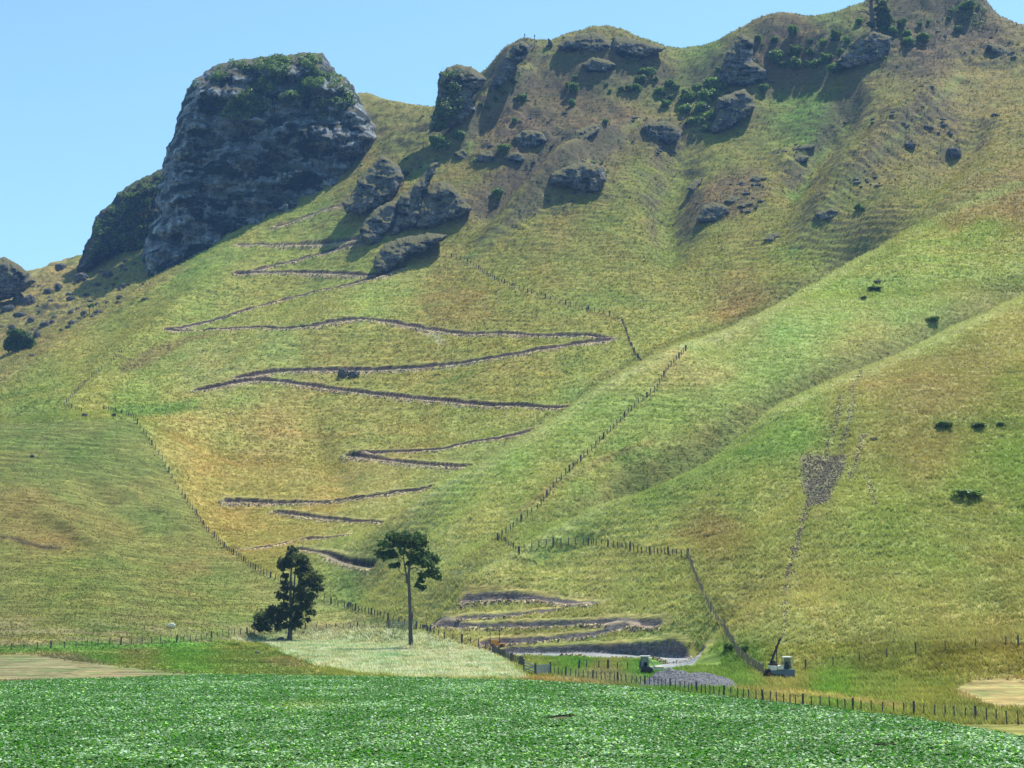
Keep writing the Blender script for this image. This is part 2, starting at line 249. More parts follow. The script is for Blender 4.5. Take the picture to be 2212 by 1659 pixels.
for pl, hw, sw, surf in PATHS:
    P = []
    for (u0, v0), (u1, v1) in zip(pl[:-1], pl[1:]):
        m = max(1, int(abs(u1 - u0) / 14))
        for k in range(m): P.append((u0 + (u1 - u0) * k / m, v0 + (v1 - v0) * k / m))
    P.append(pl[-1])
    Q = []
    for u, v in P:
        h = hit(u, v, 402 if pl[0][1] < 1060 else 180)
        if Q and abs(h.y - Q[-1].y) > 28: continue
        Q.append(h)
    if len(Q) < 2: continue
    q = np.array([(p.x, p.y, p.z) for p in Q])
    q[1:-1] = (q[:-2] + q[1:-1] * 2 + q[2:]) / 4
    SPOIL3.append((q, hw, sw, surf))
    y0, y1 = q[:, 1].min() - 10, q[:, 1].max() + 10; aq = q[:, 0] / q[:, 1]
    i0, i1 = np.searchsorted(y_rows, [y0, y1]); j0, j1 = np.searchsorted(a_cols, [aq.min() - 0.03, aq.max() + 0.03])
    S = (slice(i0, i1), slice(j0, j1)); x, y, zn = XX[S], YY[S], ZN[S]
    d, _, par = segdist(x, y, [tuple(t) for t in q])
    k = np.clip(par.astype(int), 0, len(q) - 2); f = np.clip(par - k, 0, 1); zc = q[k, 2] * (1 - f) + q[k + 1, 2] * f
    slope = 0.5
    up = ZZ0[S] - (zat(0 * x + 1, y) * 0 + zc) > -0.25 * 0
    nat = zn - zc; sg = np.where(nat > 0, d, -d)
    nz = fbm(x / 1.7, y / 1.7, 2, 40); w_ = hw * (1 + 0.15 * fbm(x / 9, y / 9, 1, 44))
    zb = zc - slope * w_ * (0.8 if surf < 2 else 0.15) + nz * 0.05
    newz = zn.copy()
    if surf == 3:
        grav[S] = np.maximum(grav[S], (d < w_) * 1.0); continue
    mb = (np.abs(sg) <= w_) | ((sg < 0) & (-sg < w_ + 0.3) & (nat > -0.6))
    newz = np.where(mb, np.minimum(zb, zn), newz)
    bw = 0.7 if pl[0][1] > 1180 else (0.8 if pl[0][1] > 940 else 1.15); mk = (sg > w_) & (sg <= w_ + bw); t = (sg - w_) / bw
    newz = np.where(mk, zb + (zn - zb) * np.clip(t * 1.15, 0, 1), newz)
    ml = (sg > w_ + 0.5) & (sg < w_ + 2.2); newz = np.where(ml, newz + 0.22 * sm(2.2 + w_ - sg, 0, 1.0) * (0.6 + nz), newz)
    ms = (sg < 0) & (-sg > w_) & (-sg < w_ + sw + nz)
    bump = np.sin(np.clip((-sg - w_) / sw, 0, 1) * math.pi) * (0.35 + 0.4 * nz)
    newz = np.where(ms, newz + bump, newz)
    ZZ[S] = np.where(mb | mk, np.minimum(ZZ[S], newz), np.where(ms | ml, np.maximum(ZZ[S], newz), ZZ[S]))
    bank[S] = np.maximum(bank[S], np.where(mk, 1, 0)); bench[S] = np.maximum(bench[S], mb * 1.0)
    if surf: grav[S] = np.maximum(grav[S], mb * 1.0)
    spoil[S] = np.maximum(spoil[S], np.where(ms, 1, 0)); lip[S] = np.maximum(lip[S], ml * 1.0)
spoil *= (1 - bench) * (1 - bank)

# ------------------------------------------------------------------ ground colours, painted where the grass, straw and soil are
CT = """100 600 150 140 95;60 700 125 118 80;150 760 150 155 85;300 680 135 145 75;450 620 135 155 80;400 560 125 150 75;600 560 140 155 80;600 620 150 155 85;800 640 145 165 95;700 540 130 150 80;870 620 150 160 95;950 650 150 140 80;1000 640 145 138 72;1100 600 130 140 65;1300 550 130 135 65;1500 560 135 140 65;1600 650 150 130 75;1250 650 140 150 80;1100 720 140 145 75;600 750 150 165 105;450 800 155 165 110;300 850 140 160 90;100 850 130 150 80;200 870 150 160 90;500 860 150 160 100;700 760 152 152 90;900 780 155 150 85;1100 830 145 145 75;1000 850 135 145 75;600 950 170 155 100;400 950 182 167 112;450 1050 178 157 97;700 950 152 147 80;900 950 150 145 75;600 1060 162 147 82;850 1000 155 150 85;500 1120 185 160 100;700 1090 175 150 85;600 1160 170 155 95;850 1110 150 150 90
100 960 120 142 84;250 1000 115 140 80;100 1030 118 143 80;50 1090 150 130 80;200 1120 148 140 85;350 1100 125 145 85;100 1150 150 130 80;300 1050 120 145 85;150 1250 125 135 60;350 1200 140 140 75;100 1330 120 130 65;400 1320 130 140 75;50 1370 142 138 95;300 1360 130 130 80;500 1280 130 145 75;700 1330 118 140 68;750 1180 145 160 100;800 1240 150 150 90;750 1260 115 150 78;900 1120 150 170 105;1000 1060 145 170 95;1100 1000 135 165 85;1250 900 135 165 85;1350 830 150 165 95;1450 790 168 165 103;1500 760 152 170 100;1200 1050 145 155 80;1050 1130 155 165 95;950 1200 160 175 110;1350 960 112 148 62;1450 900 115 150 60;1300 1020 135 150 75;1480 950 115 140 60;1400 1020 105 137 60;1250 1090 120 150 75;1150 1120 125 150 75
1600 850 135 165 85;1550 780 152 165 97;1700 720 140 170 95;1800 650 145 170 90;1900 620 130 155 75;2000 560 150 170 90;2100 500 135 155 70;2200 600 135 155 80;2000 700 130 160 80;1700 830 120 160 75;1500 980 140 165 100;1600 930 125 155 75;1700 900 115 150 65;1900 800 168 152 92;2000 850 155 130 75;2100 800 140 130 65;2200 720 160 150 80;2200 850 120 130 50;1850 900 140 140 70;2000 950 142 127 67;2200 1000 105 138 45;2100 1050 120 145 60;1400 1130 150 165 95;1600 1080 135 155 80;1750 1100 140 150 80;1550 1150 135 122 65;1900 1100 135 155 75;2100 1150 140 150 80;2000 1200 140 155 80;1300 1180 150 165 100;1350 1250 150 165 100;1200 1230 155 170 105;1100 1260 150 160 100;1450 1280 150 155 90;1600 1300 162 155 97;1750 1300 165 160 100;1900 1300 140 152 88;2100 1300 138 150 84;2050 1400 125 125 60;2150 1380 145 130 70;1900 1400 120 130 68;1750 1380 140 150 85
1700 560 130 140 60;1600 480 135 140 65;1500 400 125 130 60;1700 400 135 130 65;1900 480 120 130 55;1900 380 125 120 65;2000 330 130 125 65;2100 400 140 130 70;2150 300 140 135 70;2200 430 150 130 75;2100 450 125 150 60;1950 250 125 125 60;1750 250 100 142 50;1850 200 125 130 60;2100 180 145 135 80;2200 250 140 135 70;2000 120 120 100 75;2100 50 120 105 75;1950 50 115 110 65;1700 80 122 107 70;1800 60 105 128 60;1350 500 125 135 60;1200 500 140 135 70;1400 400 115 130 50;1300 330 115 105 65;1100 300 105 95 65;1150 250 110 100 65;1250 200 115 105 60;1350 250 120 110 65;1400 200 115 120 60;1500 150 105 132 60;1300 150 115 115 60;1200 140 125 137 80;1150 150 120 115 75;1100 200 125 142 75;1000 300 115 145 70;1000 380 130 125 65;1050 420 115 105 60;1100 450 130 140 60;1450 300 120 110 60;1550 350 120 130 55;880 270 130 130 75;870 330 115 130 65;850 370 130 120 75
200 1420 105 142 65;400 1400 98 148 55;700 1330 118 140 68;1000 1385 150 155 95;1250 1425 92 142 58;1400 1440 92 142 58;1600 1440 105 142 68;1800 1485 108 148 65;1900 1490 128 147 80;2000 1500 140 150 85;2150 1430 140 138 75;1700 1500 150 148 95;2100 1550 128 142 84;1300 1470 140 135 90;600 1440 115 140 70;1300 1330 150 148 95;1000 1320 140 145 85;1200 1350 150 145 92"""
CT = np.array([[float(x) for x in r.split()] for r in CT.replace("\n", ";").split(";")])
RW, RH = 1600, 900                                   # raster 2 px per cell, origin (-70,-70)
gu, gv = np.meshgrid(np.arange(RW) * 2.0 - 494, np.arange(RH) * 2.0 - 74)
cu = gu[::6, ::6]; cv = gv[::6, ::6]; num = 0; den = 0
for r in CT:
    wt = 1.0 / (((cu - r[0]) ** 2 + (cv - r[1]) ** 2) + 400.0) ** 1.6
    num = num + wt[..., None] * r[2:5]; den = den + wt
lo = num / den[..., None]
def upr(M):
    iy = np.clip(np.arange(RH) / 6, 0, M.shape[0] - 1.001); ix = np.clip(np.arange(RW) / 6, 0, M.shape[1] - 1.001)
    y = iy.astype(int); ty = (iy - y)[:, None, None]; x = ix.astype(int); tx = (ix - x)[None, :, None]
    return (M[y][:, x] * (1 - tx) + M[y][:, x + 1] * tx) * (1 - ty) + (M[y + 1][:, x] * (1 - tx) + M[y + 1][:, x + 1] * tx) * ty
RGB = upr(lo)
wu = gu + 5 * fbm(gu / 30, gv / 14, 3, 60); wv = gv + 4 * fbm(gu / 30, gv / 14, 3, 64)
def paint(pl, col, soft=6, amt=1.0):
    global RGB
    d, _, _ = segdist(wu, wv, pl, True); s = np.where(inside(wu, wv, pl), d, -d)
    m = (sm(s, -soft, soft) * amt)[..., None]; RGB = RGB * (1 - m) + np.array(col, float) * m
def stroke(pl, col, wd=4, soft=3, amt=1.0, brk=0):
    global RGB
    d, _, _ = segdist(wu, wv, pl); m = (1 - sm(d, wd, wd + soft)) * amt
    if brk: m = m * sm(fbm(gu / brk, gv / brk, 2, 71), -0.25, 0.05)
    m = m[..., None]; RGB = RGB * (1 - m) + np.array(col, float) * m
# left hill (grazed, greener) against the ungrazed golden slope
paint([(-500, 935), (140, 905), (290, 906), (330, 955), (390, 1058), (440, 1140), (490, 1195), (540, 1225), (620, 1262), (700, 1295), (870, 1352), (600, 1368), (450, 1388), (-500, 1412)], (122, 141, 76), 2, 0.5)
# upper-left dry rocky basin
paint([(-500, 545), (60, 560), (165, 560), (310, 560), (420, 575), (300, 640), (150, 730), (0, 830), (-500, 860)], (152, 142, 92), 10, 0.6)
paint([(260, 790), (330, 750), (440, 722), (480, 720), (400, 740), (320, 790), (260, 810)], (128, 118, 78), 5, 0.7)
stroke([(250, 885), (300, 888), (360, 885), (420, 872)], (96, 140, 62), 6, 14, 0.55)
# pale seeding grass round the two trees, bare earth, verges
paint([(450, 1385), (560, 1368), (700, 1356), (860, 1352), (960, 1382), (1050, 1405), (1100, 1435), (1140, 1470), (900, 1466), (780, 1458), (690, 1440), (620, 1412), (560, 1392)], (188, 206, 188), 3, 0.9)
paint([(560, 1400), (620, 1416), (690, 1442), (780, 1462), (900, 1468), (1130, 1472), (1130, 1480), (760, 1468), (650, 1444)], (138, 152, 80), 3, 0.8)
paint([(-500, 1425), (60, 1416), (150, 1412), (200, 1424), (250, 1440), (380, 1452), (450, 1462), (300, 1470), (-500, 1476)], (138, 130, 118), 8, 0.85)
paint([(560, 1425), (620, 1418), (680, 1440), (600, 1440)], (146, 140, 105), 5, 0.7)
stroke([(0, 1402), (120, 1398), (300, 1392), (450, 1386)], (82, 140, 50), 5, 8, 0.7)
paint([(1120, 1470), (1180, 1462), (1260, 1470), (1330, 1484), (1250, 1490)], (186, 150, 108), 3, 0.8)
paint([(2060, 1490), (2100, 1468), (2180, 1462), (2700, 1470), (2700, 1540), (2150, 1530), (2080, 1512)], (176, 154, 120), 6, 0.9)
stroke([(1590, 1490), (1700, 1496), (1800, 1508), (1950, 1530)], (188, 170, 125), 3, 5, 0.7)
paint([(1190, 1470), (1250, 1452), (1330, 1450), (1420, 1470), (1400, 1488)], (150, 150, 145), 6, 0.5)
# dry and burnt-orange patches
for pl, c, a in (
 ([(900, 640), (980, 610), (1060, 640), (1100, 690), (1000, 705), (920, 680)], (152, 132, 78), .6),
 ([(1540, 690), (1580, 650), (1630, 630), (1700, 625), (1660, 660), (1600, 690)], (168, 132, 84), .8),
 ([(2080, 590), (2200, 560), (2700, 560), (2700, 610), (2150, 625)], (140, 158, 78), .5),
 ([(1860, 800), (1960, 770), (2110, 760), (2200, 690), (2700, 680), (2200, 740), (2120, 830), (2060, 900), (1960, 905), (1880, 850)], (150, 134, 84), .55),
 ([(1440, 1150), (1530, 1115), (1600, 1120), (1600, 1150), (1500, 1175)], (128, 112, 64), .6),
 ([(1460, 800), (1530, 790), (1600, 800), (1560, 830), (1490, 830)], (176, 160, 102), .7),
 ([(1360, 790), (1400, 770), (1420, 790), (1380, 820)], (178, 158, 98), .6),
 ([(2020, 1090), (2120, 1070), (2200, 1090), (2150, 1110)], (140, 130, 70), .6),
 ([(2100, 1210), (2200, 1190), (2250, 1210), (2150, 1225)], (150, 128, 72), .5),
 ([(1990, 460), (2110, 380), (2700, 360), (2700, 440), (2140, 470), (2060, 500)], (150, 125, 72), .6),
 ([(1480, 440), (1560, 370), (1640, 360), (1660, 420), (1600, 470), (1500, 480)], (118, 98, 72), .7),
 ([(1040, 220), (1150, 160), (1290, 200), (1380, 260), (1300, 290), (1180, 300), (1120, 330), (1020, 350)], (112, 94, 70), .65),
 ([(1120, 250), (1190, 240), (1200, 300), (1120, 310)], (98, 84, 70), .6),
 ([(940, 440), (1060, 410), (1130, 430), (1060, 470), (980, 470)], (120, 98, 66), .6),
 ([(1000, 420), (1100, 350), (1200, 330), (1180, 380), (1080, 420)], (112, 96, 70), .5),
 ([(1360, 250), (1450, 270), (1480, 310), (1420, 320), (1360, 290)], (108, 90, 70), .6),
 ([(1900, 90), (2000, 60), (2150, 60), (2180, 110), (2060, 120), (1950, 110)], (116, 96, 76), .6),
 ([(1620, 100), (1660, 40), (1740, 40), (1800, 90), (1820, 130), (1700, 170), (1640, 160)], (124, 100, 72), .7),
 ([(1900, 240), (2000, 220), (2090, 240), (2040, 300), (1900, 340), (1860, 320)], (122, 108, 70), .5),
 ([(0, 1080), (90, 1060), (170, 1100), (160, 1180), (60, 1190), (0, 1160)], (160, 128, 82), .7),
 ([(170, 1110), (300, 1130), (310, 1160), (200, 1160)], (162, 132, 84), .6),
 ([(350, 1225), (440, 1210), (460, 1240), (380, 1250)], (158, 132, 86), .6),
 ([(540, 1265), (620, 1260), (620, 1280), (545, 1285)], (158, 134, 86), .5),
 ([(270, 1040), (330, 1030), (400, 1110), (330, 1110)], (158, 140, 88), .4),
 ([(480, 880), (640, 880), (640, 1000), (520, 1010)], (182, 156, 105), .5),
 ([(690, 1030), (850, 1000), (900, 1020), (820, 1050), (700, 1060)], (166, 142, 82), .5),
 ([(2000, 905), (2060, 895), (2180, 900), (2190, 925), (2080, 935), (2010, 925)], (92, 122, 48), .6),
 ([(1500, 985), (1600, 965), (1740, 960), (1740, 985), (1600, 992)], (90, 132, 48), .65),
 ([(1380, 1090), (1500, 1060), (1480, 1090), (1400, 1120)], (98, 132, 56), .5)):
    paint(pl, c, 14, a * (0.62 if pl[0][1] > 500 else 1.15))
for l_ in ([(890, 388), (1000, 292), (1100, 195), (1180, 112)], [(1010, 560), (1100, 480), (1185, 408), (1290, 322), (1380, 262)], [(1700, 560), (1800, 430), (1900, 330), (2000, 240), (2070, 170)], [(1960, 505), (2080, 440), (2200, 400)]):
    stroke(l_, (130, 152, 84), 4, 12, 0.65)
stroke([(1450, 540), (1440, 440), (1480, 330), (1530, 280)], (122, 142, 62), 14, 34, 0.6)
stroke([(1720, 420), (1760, 320), (1830, 240)], (104, 144, 54), 10, 26, 0.6)
# slips, ruts and the bare scar on the right-hand face
SC = (122, 112, 104)
for l, wd in (([(1862, 800), (1838, 845)], 2), ([(1818, 855), (1805, 920), (1785, 975)], 3.5), ([(1845, 858), (1830, 920), (1815, 975)], 3.5), ([(1866, 940), (1850, 1000), (1835, 1040)], 3.5), ([(1748, 970), (1745, 990)], 3), ([(1700, 1250), (1692, 1390)], 2), ([(1745, 1090), (1720, 1180), (1700, 1250)], 4), ([(1775, 1080), (1765, 1120)], 3), ([(1875, 1030), (1890, 1090)], 2), ([(1725, 1250), (1715, 1310)], 2)):
    stroke(l, (176, 166, 136), wd, 3, 0.85, 5)
paint([(1729, 983), (1826, 982), (1826, 1012), (1800, 1050), (1790, 1085), (1745, 1092), (1732, 1050)], (112, 108, 104), 6, 0.72)
stroke([(1120, 1110), (1200, 1045), (1330, 980), (1410, 955)], (150, 128, 82), 3, 8, 0.5)
stroke([(0, 1158), (40, 1166), (90, 1180), (130, 1184)], (90, 78, 58), 2, 4, 0.8)
paint([(700, 1200), (722, 1198), (735, 1206), (720, 1216), (702, 1212)], (176, 178, 176), 3, 0.9)
stroke([(905, 706), (935, 722), (950, 735)], (178, 178, 165), 6, 6, 0.8)
stroke([(470, 1130), (520, 1160)], (170, 145, 100), 2, 4, 0.4)
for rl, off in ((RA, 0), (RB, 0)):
    l = [(p[0], p[1] + 5) for p in rl]; stroke(l, (168, 184, 124), 4, 14, 0.2); stroke([(p[0], p[1] - 13) for p in rl[2:]], (104, 112, 52), 3, 12, 0.5)  # pale grass and its light-catching rim painted along the crests, olive behind
stroke([(940, 551), (984, 558), (1028, 578), (1076, 608), (1164, 640), (1244, 666), (1328, 686), (1346, 696), (1360, 742), (1385, 788)], (160, 150, 112), 1.5, 3, 0.7, 5)
stroke([(1120, 1133), (1168, 1097), (1248, 1005), (1348, 905), (1416, 845), (1480, 758)], (176, 160, 112), 1, 5, 0.55, 9)
stroke([(1491, 1219), (1531, 1312), (1574, 1381), (1640, 1455)], (172, 158, 112), 3, 9, 0.6, 6)
UU, VV = proj(XX, YY, ZZ)
def smp(M, u, v):
    x = np.clip((u + 494) / 2, 0, RW - 1.01); y = np.clip((v + 74) / 2, 0, RH - 1.01); xi = x.astype(int); yi = y.astype(int); tx = (x - xi)[..., None]; ty = (y - yi)[..., None]
    return (M[yi, xi] * (1 - tx) + M[yi, xi + 1] * tx) * (1 - ty) + (M[yi + 1, xi] * (1 - tx) + M[yi + 1, xi + 1] * tx) * ty
RGB = RGB * np.array([0.985, 0.93, 0.77])
VC = smp(RGB, UU, VV)
# crop soil
CROP = [(-300, 1482), (0, 1476), (450, 1460), (800, 1464), (1120, 1472), (1330, 1484), (1500, 1502), (1700, 1522), (2000, 1560), (2212, 1596), (2600, 1670), (2600, 2200), (-300, 2200)]
croppl = []
for u, v in CROP[:11]:
    a, e = uv2ae(u, v); Yp = -CH / float(e); croppl.append((float(a) * Yp, Yp))
croppl += [(75, 20), (-75, 20)]
incrop = inside(XX, YY, croppl) & (YY < 230)
VC[incrop] = (78, 86, 52)
# natural colour wander: straw, green and brown drifts running along the slope
ns = fbm(XX / 13, YY / 22, 4, 80); n2 = fbm(XX / 3.2, YY / 6.5, 3, 84); n3 = fbm(XX / 26, YY / 26, 3, 88)
g = (1 - incrop)[..., None]
mead = (inside(UU, VV, [(450, 1385), (560, 1366), (860, 1350), (1100, 1432), (1140, 1470), (690, 1440)]) & (YY < 330)) * 1.0
VC = VC + (mead * (fbm(XX / 2.2, YY / 4, 3, 93) * 60 - 8))[..., None] * np.array([1.0, 1.0, 1.1]) + (mead * fbm(XX / 7, YY / 9, 2, 94))[..., None] * np.array([34, 6, 10])
VC = VC + g * (np.stack([ns * 17, ns * 9, ns * 10], -1) + np.stack([n2 * 12, n2 * 13, n2 * 8], -1) + np.stack([n3 * 15, n3 * 3, n3 * 8], -1))
stk = fbm((XX + 2.0 * ZZ) / 6.0 + 1.5 * fbm(XX / 9, YY / 9, 2, 101), (0.5 * YY + 1.3 * ZZ) / 1.25, 3, 102) * (1 - sm(YY, 480, 760) * 0.5)
VC = VC + (g[..., 0] * stk)[..., None] * np.array([46, 44, 38])
# brown where the face is steep and rough high up
gy = np.gradient(ZZ, axis=0) / np.gradient(YY, axis=0); gx = np.gradient(ZZ, axis=1) / np.gradient(XX, axis=1)
st = np.sqrt(gy ** 2 + gx ** 2); rough = sm(st, 0.85, 1.5) * sm(YY, 480, 640) * (1 - bank) * (1 - bench)
VC = VC * (1 - 0.7 * rough[..., None]) + np.array([104, 90, 74]) * 0.7 * rough[..., None]
VC[..., 0] = np.where((VC[..., 0] > VC[..., 1]), VC[..., 1] + (VC[..., 0] - VC[..., 1]) * 0.62, VC[..., 0])
for rl_ in (RA, RB):  # sunlit near side of the crests painted pale, far side darker olive
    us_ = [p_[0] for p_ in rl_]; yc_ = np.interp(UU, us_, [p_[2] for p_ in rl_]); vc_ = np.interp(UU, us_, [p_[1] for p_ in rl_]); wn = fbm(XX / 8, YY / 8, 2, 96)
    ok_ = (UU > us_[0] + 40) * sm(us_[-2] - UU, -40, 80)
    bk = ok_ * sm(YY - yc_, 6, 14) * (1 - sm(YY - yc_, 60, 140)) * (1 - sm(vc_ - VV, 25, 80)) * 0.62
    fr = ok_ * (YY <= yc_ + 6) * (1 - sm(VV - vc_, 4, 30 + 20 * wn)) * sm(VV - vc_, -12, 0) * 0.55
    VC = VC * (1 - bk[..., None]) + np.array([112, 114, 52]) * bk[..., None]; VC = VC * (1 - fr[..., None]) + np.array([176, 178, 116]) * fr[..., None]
gz = (inside(UU, VV, [(-500, 935), (290, 906), (390, 1058), (490, 1195), (700, 1295), (870, 1352), (450, 1388), (-500, 1412)]) & (YY < 470)) * 1.0; VC = VC * (1 - 0.10 * gz[..., None])
rg = (gz * sm(VV, 1310, 1370) * sm(fbm(XX / 9, YY / 5, 3, 97), -0.25, 0.2) * 0.6)[..., None]; VC = VC * (1 - rg) + np.array([142, 130, 96]) * rg
br_ = (inside(UU, VV, [(-500, 1420), (60, 1410), (250, 1436), (450, 1464), (-500, 1480)]) | inside(UU, VV, [(2060, 1490), (2100, 1466), (2700, 1460), (2700, 1545), (2150, 1530)])) & (YY < 300)
bn = fbm(XX / 0.9, YY / 3.2, 4, 98); VC = VC + (br_ * bn * 24)[..., None] * np.array([1, 0.95, 0.8]); gg = (br_ * sm(fbm(XX / 4, YY / 9, 3, 99), 0.0, 0.35) * 0.5)[..., None]; VC = VC * (1 - gg) + np.array([104, 128, 66]) * gg
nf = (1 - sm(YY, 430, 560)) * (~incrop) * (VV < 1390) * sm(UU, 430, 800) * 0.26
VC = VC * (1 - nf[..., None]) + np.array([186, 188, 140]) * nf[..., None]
def put(m, c):
    global VC
    VC = VC * (1 - m[..., None]) + np.array(c, float) * m[..., None]
cl = fbm(XX / 0.9, YY / 0.9, 2, 91)
put(lip * 0.5, (150, 140, 80)); put(spoil * (0.55 + 0.35 * sm(cl, -.3, .3)), (172, 154, 120)); put(spoil * sm(-cl, 0.12, 0.3) * 0.8, (80, 70, 66))
put(bench, (150, 136, 112)); put(grav, (150, 152, 152)); put(bank, (72, 62, 58)); put(bank * (YY < 330), (112, 106, 104)); put(bank * grav * 0, (0, 0, 0))
ALB = 0.76
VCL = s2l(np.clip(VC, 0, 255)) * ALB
clod = np.clip(spoil + bank * 0.4, 0, 1)

# ------------------------------------------------------------------ materials
def mat(name, base=(0.5, 0.5, 0.5), rough=0.8, spec=0.3, metal=0.0):
    m = bpy.data.materials.new(name); m.use_nodes = True; b = m.node_tree.nodes["Principled BSDF"]
    b.inputs["Base Color"].default_value = (*base, 1); b.inputs["Roughness"].default_value = rough
    b.inputs["Specular IOR Level"].default_value = spec; b.inputs["Metallic"].default_value = metal
    return m
class NB:
    def __init__(s, m): s.nt = m.node_tree; s.b = s.nt.nodes["Principled BSDF"]
    def n(s, t, **k):
        x = s.nt.nodes.new(t)
        for a, v in k.items():
            if a.startswith('i_'): x.inputs[a[2:].replace('_', ' ')].default_value = v
            else: setattr(x, a, v)
        return x
    def l(s, a, b): s.nt.links.new(a, b)
    def noise(s, scale, det=3, rough=0.55, vec=None, dist=0.0):
        x = s.n("ShaderNodeTexNoise"); x.inputs["Scale"].default_value = scale; x.inputs["Detail"].default_value = det; x.inputs["Roughness"].default_value = rough; x.inputs["Distortion"].default_value = dist
        if vec is not None: s.l(vec, x.inputs["Vector"])
        return x.outputs["Fac"]
    def geo(s): return s.n("ShaderNodeNewGeometry")
    def mapv(s, vec, sc, rot=(0, 0, 0)):
        m = s.n("ShaderNodeMapping"); m.inputs["Scale"].default_value = sc; m.inputs["Rotation"].default_value = rot; s.l(vec, m.inputs["Vector"]); return m.outputs[0]
    def ramp(s, fac, pts):
        r = s.n("ShaderNodeValToRGB"); e = r.color_ramp.elements
        while len(e) < len(pts): e.new(0.5)
        for k, (p, c) in enumerate(pts): e[k].position = p; e[k].color = (*(c if hasattr(c, '__len__') else (c, c, c)), 1)
        s.l(fac, r.inputs[0]); return r.outputs[0]
    def mix(s, fac, a, b, mode='MIX'):
        m = s.n("ShaderNodeMix", data_type='RGBA', blend_type=mode)
        if isinstance(fac, (int, float)): m.inputs[0].default_value = fac
        else: s.l(fac, m.inputs[0])
        for v, i in ((a, 6), (b, 7)):
            if isinstance(v, tuple): m.inputs[i].default_value = (*v, 1)
            else: s.l(v, m.inputs[i])
        return m.outputs[2]
    def math(s, op, a, b=0.0):
        m = s.n("ShaderNodeMath", operation=op)
        for v, i in ((a, 0), (b, 1)):
            if isinstance(v, (int, float)): m.inputs[i].default_value = v
            else: s.l(v, m.inputs[i])
        return m.outputs[0]
    def bump(s, h, st, dist):
        b = s.n("ShaderNodeBump"); b.inputs["Strength"].default_value = st; b.inputs["Distance"].default_value = dist; s.l(h, b.inputs["Height"]); s.l(b.outputs[0], s.b.inputs["Normal"])
M_ground = mat("grassland", rough=0.9, spec=0.12); k = NB(M_ground)
ca = k.n("ShaderNodeAttribute", attribute_name="tint"); cb = k.n("ShaderNodeAttribute", attribute_name="clod"); P = k.geo().outputs["Position"]
fine = k.noise(1.0, 4, 0.65, k.mapv(P, (0.9, 1.5, 3.2), (0, 0, 0.5))); mid = k.noise(1.0, 3, 0.6, k.mapv(P, (0.16, 0.22, 0.75), (0, 0, 0.3)), 0.6)
big = k.noise(0.06, 4, 0.6, P, 0.8)
f1 = k.ramp(fine, [(0.30, 0.68), (0.5, 1.0), (0.72, 1.35)]); f2 = k.ramp(mid, [(0.3, 0.72), (0.5, 1.0), (0.7, 1.22)])
c1 = k.mix(1.0, ca.outputs["Color"], f1, 'MULTIPLY'); c1 = k.mix(1.0, c1, f2, 'MULTIPLY')
hue = k.ramp(big, [(0.3, (0.86, 1.0, 0.86)), (0.5, (1, 1, 1)), (0.7, (1.16, 1.0, 0.98))]); c1 = k.mix(1.0, c1, hue, 'MULTIPLY')
cn = k.noise(2.4, 3, 0.7, P); cr = k.ramp(cn, [(0.38, 0.3), (0.5, 0.9), (0.62, 1.9)]); c2 = k.mix(1.0, c1, cr, 'MULTIPLY')
k.l(k.mix(cb.outputs["Fac"], c1, c2), k.b.inputs["Base Color"])
hb = k.math('ADD', k.math('MULTIPLY', fine, 0.5), mid); k.bump(hb, 0.7, 0.4)

def quad_mesh(name, V, nr, nc, m, smooth=True):
    me = bpy.data.meshes.new(name)
    i, j = np.meshgrid(np.arange(nr - 1), np.arange(nc - 1), indexing='ij'); q = np.stack([i * nc + j, i * nc + j + 1, (i + 1) * nc + j + 1, (i + 1) * nc + j], -1).reshape(-1)
    me.vertices.add(len(V)); me.vertices.foreach_set('co', V.astype(np.float32).ravel()); me.loops.add(len(q)); me.loops.foreach_set('vertex_index', q.astype(np.int32))
    nf = len(q) // 4; me.polygons.add(nf); me.polygons.foreach_set('loop_start', np.arange(nf, dtype=np.int32) * 4)
    me.polygons.foreach_set('use_smooth', np.full(nf, smooth)); me.materials.append(m); me.update(); return me
def set_attr(me, name, arr, typ='FLOAT_COLOR'):
    a = me.attributes.new(name, typ, 'POINT')
    if typ == 'FLOAT_COLOR':
        c = np.ones((len(arr), 4), np.float32); c[:, :3] = arr; a.data.foreach_set('color', c.ravel())
    else: a.data.foreach_set('value', np.asarray(arr, np.float32).ravel())
def link(name, me, label=None, cat=None, group=None, kind=None, parent=None, loc=None):
    o = bpy.data.objects.new(name, me); COL.objects.link(o)
    if label: o['label'] = label
    if cat: o['category'] = cat
    if group: o['group'] = group
    if kind: o['kind'] = kind
    if parent: o.parent = parent
    if loc is not None: o.location = loc
    return o
def tris_mesh(name, V, Fc, m, smooth=False):
    me = bpy.data.meshes.new(name); V = np.asarray(V, np.float32); Fc = np.asarray(Fc, np.int32); kk = Fc.shape[1]
    me.vertices.add(len(V)); me.vertices.foreach_set('co', V.ravel()); me.loops.add(Fc.size); me.loops.foreach_set('vertex_index', Fc.ravel())
    me.polygons.add(len(Fc)); me.polygons.foreach_set('loop_start', np.arange(len(Fc), dtype=np.int32) * kk)
    me.polygons.foreach_set('use_smooth', np.full(len(Fc), smooth)); me.materials.append(m); me.update(); return me
gm = quad_mesh("hills", np.stack([XX, YY, ZZ], -1).reshape(-1, 3), NY, NA, M_ground)
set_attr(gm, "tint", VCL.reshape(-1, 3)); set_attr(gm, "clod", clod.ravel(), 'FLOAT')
link("hills", gm, "grassy hillside rising from the flat valley floor, with a narrow zigzag track cut in", None, None, "structure")
